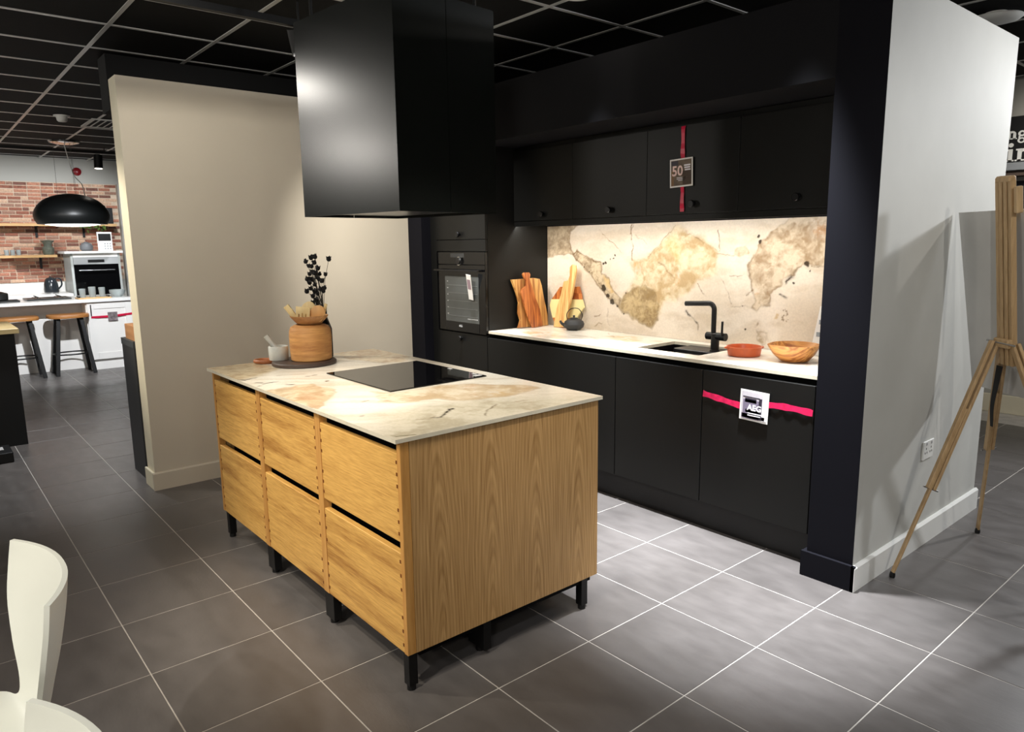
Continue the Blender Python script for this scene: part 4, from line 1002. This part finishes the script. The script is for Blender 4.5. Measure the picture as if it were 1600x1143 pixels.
bu, bn = Vector((.81, -.586, 0)), Vector((.586, .81, 0)); bt = Vector((-.586 * .15, -.81 * .15, .83)).normalized()
M_ = Matrix((bu, bu.cross(bt) * -1, bt)).transposed().to_4x4(); M_.translation = (1.034, 1.211, .81); copyrot(b, M_)
bd = one('display_board', b, mat('board_grey', (190, 188, 184), .7, var=.03), 'plain grey back of a display board standing on the easel', 'board')

# ------------------------------------------------------------------ white chairs in the foreground
def chair(label, loc, rz):
    t = thing('shell_chair', label, 'chair', loc, rz, 'white chairs at the near left')
    prof = [(-.50, .425, .19, 0, .0), (-.46, .445, .205, 0, .0), (-.32, .438, .215, 0, .012), (-.18, .425, .20, 0, .015), (-.10, .42, .165, .0, .01), (-.05, .435, .12, .015, .005), (-.025, .48, .125, .03, 0), (-.005, .56, .175, .05, 0), (.015, .65, .23, .064, 0), (.033, .74, .243, .068, 0), (.042, .80, .236, .068, 0)]
    P = curve([(p[0], p[1], p[2]) for p in prof], 5); Q = curve([(p[3], p[4], 0) for p in prof], 5)
    ns = 20; b = bmesh.new(); rows = []
    for p, q in zip(P, Q):
        rows.append([b.verts.new((s_ * p.z, p.x - q.x * (abs(s_) ** 2.2), p.y + q.y * s_ * s_)) for s_ in np.linspace(-1, 1, ns + 1)])
    for A, B in zip(rows, rows[1:]):
        for k in range(ns): b.faces.new((A[k], A[k + 1], B[k + 1], B[k]))
    bmesh.ops.recalc_face_normals(b, faces=b.faces[:])
    ge = bmesh.ops.solidify(b, geom=b.faces[:], thickness=.011)
    obj('seat_shell', b, SHELL, t, True)
    for sx in (-1, 1):
        for y0, y1 in ((-.36, -.45), (-.14, -.05)):
            obj('leg', tube([(sx * .13, y0, .43), (sx * .19, y1, .0)], .01, 12), STEEL, t, True)
    obj('seat_frame', tube([(-.13, -.36, .428), (.13, -.36, .428), (.13, -.14, .422), (-.13, -.14, .422), (-.13, -.36, .428)], .008, 8), STEEL, t, True)
    return t
chair('white moulded chair with a curved back at the left edge', (.312, -2.598, 0), .03)
chair('white moulded chair cut off at the bottom left corner', (1.128, -2.655, 0), .03)

# ------------------------------------------------------------------ ceiling fittings
def downlight(x, y, label):
    t = thing('ceiling_downlight', label, 'ceiling light', (x, y, HC - .02), group='recessed ceiling downlights')
    obj('trim_ring', lathe([(.062, .012), (.085, .012), (.088, .017), (.088, .02), (.062, .02)], 32), WTRIM, t, True)
    obj('lens', lathe([(0, .016), (.0615, .016), (.0615, .019), (0, .019)], 32), mat('lamp_lens', (255, 250, 240), .5, emit=(255, 246, 232), estr=12), t, True)
downlight(-.60, .10, 'lit round downlight in the ceiling at the top edge above the sink')
o = one('ceiling_diffuser', lathe([(0, 0), (.09, .0), (.125, .008), (.14, .02), (.135, .026), (.08, .03), (.06, .04), (.06, .05), (0, .05)], 40, .665, 2.23, HC - .052), WTRIM, 'round white ceiling air diffuser above the white partition wall', 'air vent', smooth=True)
sd = thing('smoke_detector', 'round white smoke detector on the black ceiling', 'smoke detector', (-6.12, -1.405, HC - .06))
obj('base', lathe([(0, .045), (.07, .045), (.072, .058), (0, .06)], 28), WTRIM, sd, True)
obj('head', lathe([(0, 0), (.035, 0), (.045, .012), (.05, .045), (0, .045)], 28), WTRIM, sd, True)
vt = thing('ceiling_vent', 'square white slatted air vent in the black ceiling', 'air vent', (-6.40, -.86, HC - .014))
VG = mat('vent_white', (232, 232, 228), .5)
obj('frame', box(-.29, .29, -.29, -.255, 0, .01, bm=box(-.29, .29, .255, .29, 0, .01, bm=box(-.29, -.255, -.254, .254, 0, .01, bm=box(.255, .29, -.254, .254, 0, .01)))), VG, vt)
obj('backing', box(-.25, .25, -.25, .25, .007, .0095), DEEP, vt)
for k in range(8): obj('slat', bar((-.25, -.21 + .06 * k, .003), (.25, -.21 + .06 * k, .003), .032, .003, (0, 1, .4)), VG, vt)

# ------------------------------------------------------------------ far right wall with sign
sg = thing('wall_sign', 'black sign board with white letters on the far right wall', 'sign', (.9, 4.40, 2.12))
obj('board', box(-.10, 2.2, 4.40, 4.468, 2.125, 2.50), mat('sign_black', (26, 26, 27), .5), sg, world=True)
SW = mat('sign_white', (238, 238, 234), .5)
im = sg.matrix_basis.inverted()
YL = 4.393
def lbox(b, x0, x1, z0, z1): return box(x0, x1, YL, 4.3995, z0, z1, bm=b)
def arch(cx, cz, ro, ri, a0, a1, sx=1, n=14, b=None):
    aa = np.linspace(a0, a1, n); pg = [(cx + sx * ro * math.cos(a), cz + ro * math.sin(a)) for a in aa] + [(cx + sx * ri * math.cos(a), cz + ri * math.sin(a)) for a in aa[::-1]]
    for q in range(n - 1):
        quad = [pg[q], pg[q + 1], pg[2 * n - 2 - q], pg[2 * n - 1 - q]]; b = prism(quad, 4.3995 - YL, 'Y', YL, bm=b)
    return b
def letter(ch, x, z, h):
    """bold slab-serif lower case letter, h = x-height"""
    st, se = h * .3, h * .13; b = None
    if ch == 'i':
        b = lbox(b, x + se, x + se + st, z, z + h); b = lbox(b, x, x + se, z + h - se, z + h); b = lbox(b, x, x + st + 2 * se, z - .0005, z + se * .9)
        b = prism([(x + se + st / 2 + .6 * st * math.cos(a), z + h * 1.33 + .6 * st * math.sin(a)) for a in np.linspace(0, 2 * math.pi, 14, endpoint=False)], 4.3995 - YL, 'Y', YL, bm=b); w_ = st + 2.4 * se
    elif ch == 'n':
        x2 = x + se + st + h * .28
        b = lbox(b, x + se, x + se + st, z, z + h); b = lbox(b, x, x + se, z + h - se, z + h); b = lbox(b, x - se * .2, x + st + 2 * se, z - .0005, z + se * .9)
        b = lbox(b, x2, x2 + st, z, z + h * .66); b = lbox(b, x2 - se, x2 + st + se, z - .0005, z + se * .9)
        b = arch(x2 + st - h * .42, z + h * .58, h * .42, h * .18, 0, 2.3, b=b); w_ = x2 + st + 1.3 * se - x
    else:
        r_ = h * .36
        b = arch(x + r_ * 1.15, z + h * .62, r_, r_ * .45, 0, 2 * math.pi, 1.15, 24, b); b = arch(x + r_ * 1.15, z - h * .2, r_ * .95, r_ * .5, 0, 2 * math.pi, 1.25, 24, b)
        b = lbox(b, x + r_ * 1.7, x + r_ * 2.7, z + h * .86, z + h * 1.0); b = lbox(b, x + r_ * .2, x + r_ * .7, z + h * .05, z + h * .34); w_ = r_ * 2.8
    obj('letter', b, SW, sg, world=True, label='white serif letter ' + ch)
    return x + w_ + h * .06
x_ = letter('n', .150, 2.318, .066); letter('g', x_, 2.318, .066)
x_ = letter('i', .162, 2.140, .098); letter('n', x_, 2.140, .098)
one('wall_ledge', box(-.10, 2.2, 4.30, 4.468, 2.06, 2.123, .003), mat('ledge_grey', (150, 154, 158), .5), 'grey ledge under the black sign on the far right wall', 'ledge')
one('wall_ledge', box(-.10, 2.2, 4.33, 4.468, 2.015, 2.058, .003), mat('ledge_brown', (92, 78, 70), .5), 'brown board under the grey ledge on the far right wall', 'ledge')
one('wall_panel', box(.0, 1.6, 4.43, 4.468, 1.0, 1.98), mat('panel_navy', (34, 36, 44), .5), 'dark navy panel on the far right wall behind the easel', 'panel')

# ------------------------------------------------------------------ dark furniture at the left and behind the beige wall
bc_ = thing('cabinet', 'black cabinet with a pale wooden top at the left edge', 'cabinet', (-4.85, -2.6, 0))
obj('body', box(-5.15, -4.49, -3.1, -2.16, .0, .885), mat('cab_black', (10, 12, 14), .5), bc_, world=True)
obj('top', box(-5.19, -4.45, -3.14, -2.13, .886, .925, .003), wood('top_pale', (196, 168, 112), (226, 204, 152), 'Y', 50, 6), bc_, world=True)
fb = thing('floor_box', 'low black box with a white label on the floor at the left edge', 'box', (-4.15, -2.55, 0))
obj('body', box(-4.25, -3.975, -2.85, -2.305, 0, .075, .004), BMATT, fb, world=True)
obj('sticker', box(-4.19, -4.09, -2.40, -2.35, .0752, .0758), mat('label_grey', (190, 190, 190), .6), fb, world=True)
dc_ = thing('cabinet', 'dark grey cabinet end standing behind the end of the beige wall', 'cabinet', (-3.05, -1.64, 0))
obj('body', box(-3.19, -2.86, -1.68, -1.15, 0, .885), mat('cab_slate', (52, 53, 54), .5), dc_, world=True)
obj('rail', box(-3.19, -2.86, -1.684, -1.15, .887, .93), mat('cab_slate2', (66, 70, 72), .45), dc_, world=True)
one('wooden_block', box(-3.10, -2.83, -1.672, -1.25, .931, 1.03, .002), wood('block_wood', (176, 124, 80), (204, 152, 104), 'X', 50, 6), 'light brown wooden block on the dark grey cabinet end', 'block')

# ------------------------------------------------------------------ the display kitchen far left
WCAB = mat('bg_white', (236, 234, 230), .4)
bi = thing('breakfast_bar', 'white breakfast bar in the far display kitchen', 'island', (-8.5, -2, 0))
obj('back_panel', box(-8.92, -8.35, -3.5, -1.066, 0, .858), WCAB, bi, world=True)
obj('end_cabinet', box(-8.92, -8.07, -1.065, -.54, .13, .858), WCAB, bi, world=True)
obj('plinth', box(-8.9, -8.085, -1.06, -.545, 0, .125), WCAB, bi, world=True)
dr = obj('door', box(-8.069, -8.052, -1.055, -.55, .135, .853), WCAB, bi, world=True)
for y0, y1, z0, z1 in ((-1.055, -.98, .135, .853), (-.625, -.55, .135, .853), (-.979, -.626, .135, .215), (-.979, -.626, .775, .853)):
    obj('rail', box(-8.0515, -8.04, y0, y1, z0, z1), WCAB, dr, world=True)
obj('handle', tube([(-8.02, -1.018, .69), (-8.02, -1.018, .83)], .006, 8), BMET, dr, True, True)
one('worktop', box(-8.95, -8.0, -3.55, -.53, .86, .9, .003), mat('bg_quartz', (240, 240, 238), .2, var=.03), 'white quartz worktop of the far breakfast bar', 'worktop')
b = bmesh.new(); pts_ = [(-8.036, -1.02, .672), (-8.034, -.9, .664), (-8.030, -.777, .672), (-8.034, -.66, .684), (-8.036, -.545, .69)]
one('ribbon', bar(pts_[0], pts_[2], .004, .026, (1, 0, 0), bm=bar(pts_[2], pts_[4], .004, .026, (1, 0, 0))), RED, 'red ribbon across the far white cabinet door', 'ribbon')
one('price_card', box(-8.029, -8.026, -.835, -.725, .615, .725), mat('bg_card', (120, 110, 112), .6, var=.6, vscale=30), 'small printed card on the far red ribbon', 'card')
def stool(y, label):
    t = thing('bar_stool', label, 'stool', (-8.02, y, 0), group='bar stools at the far breakfast bar')
    pg = smoothpoly([(-.16, -.2), (.08, -.215), (.16, -.12), (.17, 0), (.16, .12), (.08, .215), (-.16, .2), (-.18, 0)], 5)
    obj('seat', prism(pg, .042, 'Z', .69, bev=.008), wood('stool_oak', (150, 96, 48), (196, 138, 78), 'Y', 40, 6) if 'stool_oak' not in MATS else MATS['stool_oak'], t, True)
    for sx in (-1, 1):
        for sy in (-1, 1):
            obj('leg', bar((sx * .09, sy * .12, .69), (sx * .16, sy * .2, 0), .042, .04, (0, 1, 0), bev=.003), BMATT, t)
    obj('foot_ring', tube([(.165 * math.cos(a), .2 * math.sin(a), .25) for a in np.linspace(0, 2 * math.pi, 33)], .009, 8), BMATT, t, True)
stool(-1.27, 'wooden-topped bar stool with black legs nearest the far white cabinet door')
stool(-1.80, 'wooden-topped bar stool with black legs beside the black cabinet at the left edge')
# back run
one('back_counter', box(-10.19, -9.55, -3.5, -.95, .0, .86, bm=box(-10.19, -9.53, -3.5, -.95, .8605, .9)), WCAB, 'white base units and counter under the brick wall', 'counter')
one('upstand', box(-10.194, -10.17, -3.5, -.95, .9005, 1.045), WCAB, 'white upstand between the far counter and the brick wall', 'upstand')
oh = thing('oven_housing', 'white mid-height oven housing by the brick wall', 'cabinet', (-9.9, -.6, 0))
GRYC = mat('bg_grey_side', (176, 180, 176), .5)
obj('side_panel', box(-10.18, -9.6, -.93, -.90, 0, 1.45), GRYC, oh, world=True); obj('side_panel', box(-10.18, -9.6, -.33, -.30, 0, 1.45), GRYC, oh, world=True)
obj('front_frame', box(-9.62, -9.595, -.899, -.331, 1.40, 1.45, bm=box(-9.62, -9.595, -.899, -.331, 0, .80)), WCAB, oh, world=True)
obj('top', box(-10.18, -9.56, -1.0, -.26, 1.452, 1.486, .003), WCAB, oh, world=True)
bo = thing('wall_oven', 'black and steel oven in the far white housing', 'oven', (-9.9, -.6, .8))
obj('body', box(-10.1, -9.6, -.898, -.332, .803, 1.398), OVENB, bo, world=True)
obj('control_panel', box(-9.599, -9.585, -.898, -.332, 1.30, 1.397), mat('panel_steel', (186, 188, 188), .35, metal=.3), bo, world=True)
obj('display', box(-9.5848, -9.583, -.72, -.51, 1.325, 1.365), BMATT, bo, world=True)
obj('glass_door', box(-9.599, -9.585, -.898, -.332, .81, 1.297), OVENG, bo, world=True)
obj('handle', tube([(-9.55, -.84, 1.215), (-9.55, -.39, 1.215)], .009, 10), STEEL, bo, True, True)
cal = thing('calendar_card', 'white calendar card standing on the far oven housing', 'card', (-9.65, -.465, 1.487))
obj('sheet', box(-9.655, -9.645, -.56, -.37, 1.487, 1.755), PAPER, cal, world=True)
obj('picture', box(-9.6448, -9.644, -.545, -.385, 1.63, 1.73), BMATT, cal, world=True)
for r_ in range(3):
    for c_ in range(3): obj('print', box(-9.6448, -9.644, -.475 + .034 * c_, -.46 + .034 * c_, 1.51 + .035 * r_, 1.525 + .035 * r_), mat('print_grey', (150, 156, 160), .7), cal, world=True)
one('grey_pot', lathe([(0, 0), (.06, 0), (.08, .02), (.085, .07), (.06, .11), (.03, .12), (.03, .13), (0, .13)], 24, -9.8, -.68, 1.487), mat('pot_grey', (110, 112, 114), .5), 'grey round pot on the far oven housing', 'pot', smooth=True)
SHW = wood('shelf_wood', (190, 148, 96), (220, 182, 128), 'Y', 40, 6)
for z, y1, lab in ((1.845, -.22, 'upper wooden wall shelf on the brick wall'), (1.405, -1.03, 'lower wooden wall shelf on the brick wall')):
    t = thing('wall_shelf', lab, 'shelf', (-10.08, -1.4, z), group='wooden shelves on the brick wall')
    obj('board', box(-10.18, -9.96, -2.7, y1, z, z + .036), SHW, t, world=True)
    for yb in ((-2.3, -1.225, -.629) if z > 1.6 else (-2.3, -1.215)):
        obj('bracket', box(-10.182, -10.17, yb - .015, yb + .015, z - .16, z - .0005, bm=box(-10.17, -10.0, yb - .015, yb + .015, z - .012, z - .0005)), BMATT, t, world=True)
one('picture_frame', box(-10.15, -10.13, -.34, -.225, 1.8815, 2.12, .003), BMATT, 'black picture frame at the end of the upper brick wall shelf', 'frame')
pt = thing('trailing_plant', 'small green trailing plant on the upper brick wall shelf', 'plant', (-10.03, -.52, 1.8815))
obj('pot', lathe([(0, 0), (.04, 0), (.05, .08), (.045, .08), (0, .07)], 20), WTRIM, pt, True)
rl = random.Random(9)
LEAF = mat('leaf_green', (92, 118, 52), .5, var=.3, vscale=30)
lm = bpy.data.meshes.new('leaf'); t_ = bmesh.new()
vv = [t_.verts.new(p) for p in ((0, 0, 0), (.018, .0, .02), (.02, .004, .045), (0, .006, .07), (-.02, .004, .045), (-.018, 0, .02))]; t_.faces.new(vv); t_.to_mesh(lm); t_.free(); lm.materials.append(LEAF)
for k in range(34):
    o = bpy.data.objects.new('leaf', lm); COL.objects.link(o); o.parent = pt; a = rl.uniform(-.16, .16)
    o.location = (rl.uniform(0.02, .1), a, .09 - abs(a) * .7 - rl.uniform(0, .10)); o.rotation_euler = (rl.uniform(0, 6), rl.uniform(0, 6), rl.uniform(0, 6))
GL = mat('bg_glass', (206, 214, 214), .08, spec=.6, trans=.55)
for k, y in enumerate((-1.62, -1.55, -1.48)):
    one('glass', lathe([(0, 0), (.026, 0), (.03, .075), (.027, .075), (.023, .006), (0, .006)], 18, -10.05, y, 1.442), GL, ['left', 'middle', 'right'][k] + ' one of three small glasses on the lower brick wall shelf', 'glass', 'glasses on the lower shelf', smooth=True)
one('jar', lathe([(0, 0), (.06, 0), (.07, .02), (.075, .09), (.05, .12), (.055, .16), (.09, .2), (0, .21)], 20, -10.06, -1.12, 1.442), mat('jar_green', (92, 96, 84), .6, var=.3, vscale=30), 'grey green jar with herbs on the lower brick wall shelf', 'jar', smooth=True)
ke = thing('kettle', 'black kettle on the far counter below the brick wall', 'kettle', (-9.75, -1.18, .9005))
obj('base', lathe([(0, 0), (.085, 0), (.085, .02), (0, .02)], 24), STEEL, ke, True)
obj('body', lathe([(0, .021), (.09, .021), (.092, .06), (.085, .14), (.065, .2), (.04, .225), (.01, .23), (.01, .245), (0, .245)], 28), mat('kettle_black', (38, 42, 46), .15), ke, True)
obj('handle', tube(curve([(.0, .055, .21), (.0, .12, .2), (.0, .13, .12), (.0, .085, .06)], 6), .011, 10), mat('kettle_black', (38, 42, 46), .15), ke, True)
# on the breakfast bar
gh = thing('gas_hob', 'black gas hob in the far white worktop', 'hob', (-8.5, -1.38, .9))
obj('plate', box(-8.72, -8.28, -1.64, -1.17, .9005, .918, .002), mat('hob_iron', (48, 50, 50), .3), gh, world=True)
for x in (-8.62, -8.40):
    for y in (-1.52, -1.28):
        obj('burner', lathe([(0, .0105), (.04, .0105), (.04, .022), (.025, .028), (0, .028)], 16, x, y, .9), STEEL, gh, True, True)
        for a in (0, math.pi / 2): obj('grate', bar((x - .09 * math.cos(a), y - .09 * math.sin(a), .938), (x + .09 * math.cos(a), y + .09 * math.sin(a), .938), .01, .01), BMATT, gh, world=True)
ty = thing('serving_tray', 'pale wooden tray on the far white worktop', 'tray', (-8.2, -1.0, .9))
obj('base', box(-8.32, -8.08, -1.13, -.76, .9005, .914, .002), SHW, ty, world=True)
for y in (-1.11, -.78): obj('handle', bar((-8.28, y, .925), (-8.12, y, .925), .014, .02, (0, 1, 0)), BMET, ty, world=True)
for k, (y, r_, h) in enumerate(((-1.06, .038, .11), (-.95, .042, .13), (-.84, .038, .12))):
    one('tumbler', lathe([(0, 0), (r_ * .85, 0), (r_, h), (r_ - .003, h), (r_ * .8, .008), (0, .008)], 20, -8.2, y, .9145), GL, ['left', 'middle', 'right'][k] + ' one of three glass tumblers on the pale tray', 'glass', 'tumblers on the tray', smooth=True)
one('glass_bowl', lathe([(0, 0), (.05, 0), (.09, .05), (.095, .09), (.09, .09), (.085, .05), (.045, .006), (0, .006)], 24, -8.3, -.645, .9005), GL, 'clear glass bowl right of the pale tray', 'bowl', smooth=True)
cp_ = thing('casserole', 'black casserole on a slate at the left end of the far worktop', 'pot', (-8.35, -1.93, .9))
obj('slate', box(-8.5, -8.2, -2.15, -1.72, .9005, .918, .003), mat('slate', (46, 46, 46), .7), cp_, world=True)
obj('pot', lathe([(0, .0185), (.09, .0185), (.11, .03), (.112, .10), (.10, .108), (.05, .125), (0, .13)], 28), mat('pot_black', (26, 26, 25), .45), cp_, True)
obj('knob', lathe([(0, .1305), (.018, .1305), (.012, .15), (.022, .17), (0, .18)], 18), BMET, cp_, True)
# pendant over the breakfast bar
PX, PY = -8.1, -1.09
pe = thing('pendant_lamp', 'large black dome pendant lamp over the far breakfast bar', 'lamp', (PX, PY, 1.82))
pr = [(.40, 0), (.43, .06), (.435, .12), (.40, .20), (.32, .28), (.20, .335), (.08, .36), (0, .363)]
pr = [(r_ * .93, h) for r_, h in pr]
sm = curve([(r_, 0, h) for r_, h in pr], 5)
obj('shade', lathe([(.30, -.005)] + [(max(p.x, 0), p.z) for p in sm], 56), mat('pendant_black', (20, 22, 22), .4), pe, True)
obj('diffuser', lathe([(0, -.03), (.15, -.026), (.29, -.006), (.29, .0), (0, .0)], 48), mat('pendant_glow', (255, 255, 255), .5, emit=(255, 252, 244), estr=5), pe, True)
obj('canopy', lathe([(0, HC - 1.82 - .045), (.08, HC - 1.82 - .04), (.16, HC - 1.82 - .02), (.17, HC - 1.82 - .001), (0, HC - 1.82 - .001)], 32), CHROME, pe, True)
for a in (.3, 2.4, 4.5): obj('wire', tube([(.12 * math.cos(a), .12 * math.sin(a), HC - 1.82 - .03), (.13 * math.cos(a), .13 * math.sin(a), .35)], .0015, 5), STEEL, pe, True)
obj('cord', tube(curve([(0, 0, HC - 1.82 - .04), (.0, .03, .75), (0, .07, .58), (0, .14, .48), (0, .16, .345)], 6), .005, 8), WTRIM, pe, True)
# far track + alarm bell
ft = thing('lighting_track', 'black lighting track near the ceiling of the far display kitchen', 'track light', (-8.42, -1.4, 2.7))
obj('rail', box(-8.44, -8.40, -3.6, .4, 2.715, 2.75), BMATT, ft, world=True)
for y in (-2.6, -.6): obj('hanger', tube([(-8.42, y, 2.75), (-8.42, y, HC)], .006, 8), BMATT, ft, True, True)
q = pxx(155, 262, -8.42)
obj('spot_head', tube([(-8.42, q.y, 2.70), (-8.42 + .01, q.y - .01, 2.53)], .05, 24), BMATT, ft, True, True)
obj('lens', lathe([(0, 0), (.042, 0), (.042, .002), (0, .002)], 24, -8.41, q.y - .01, 2.527), mat('lamp_lens', (255, 250, 240), .5, emit=(255, 246, 232), estr=12), ft, True, True)
q = pxx(120, 268, X0 + .01)
b = lathe([(0, 0), (.06, 0), (.055, .03), (.03, .045), (0, .05)], 28); copyrot(b, Matrix.Translation((X0 + .003, q.y, q.z)) @ Matrix.Rotation(math.pi / 2, 4, 'Y'))
one('alarm_bell', b, mat('alarm_red', (120, 16, 24), .35), 'round red fire alarm bell high on the far wall', 'alarm', smooth=True)
struct('trim_6', box(X0 - .003, X0 + .12, -.135, -.0, 0, 2.47), GREYW, 'pale grey pilaster at the right end of the brick band')
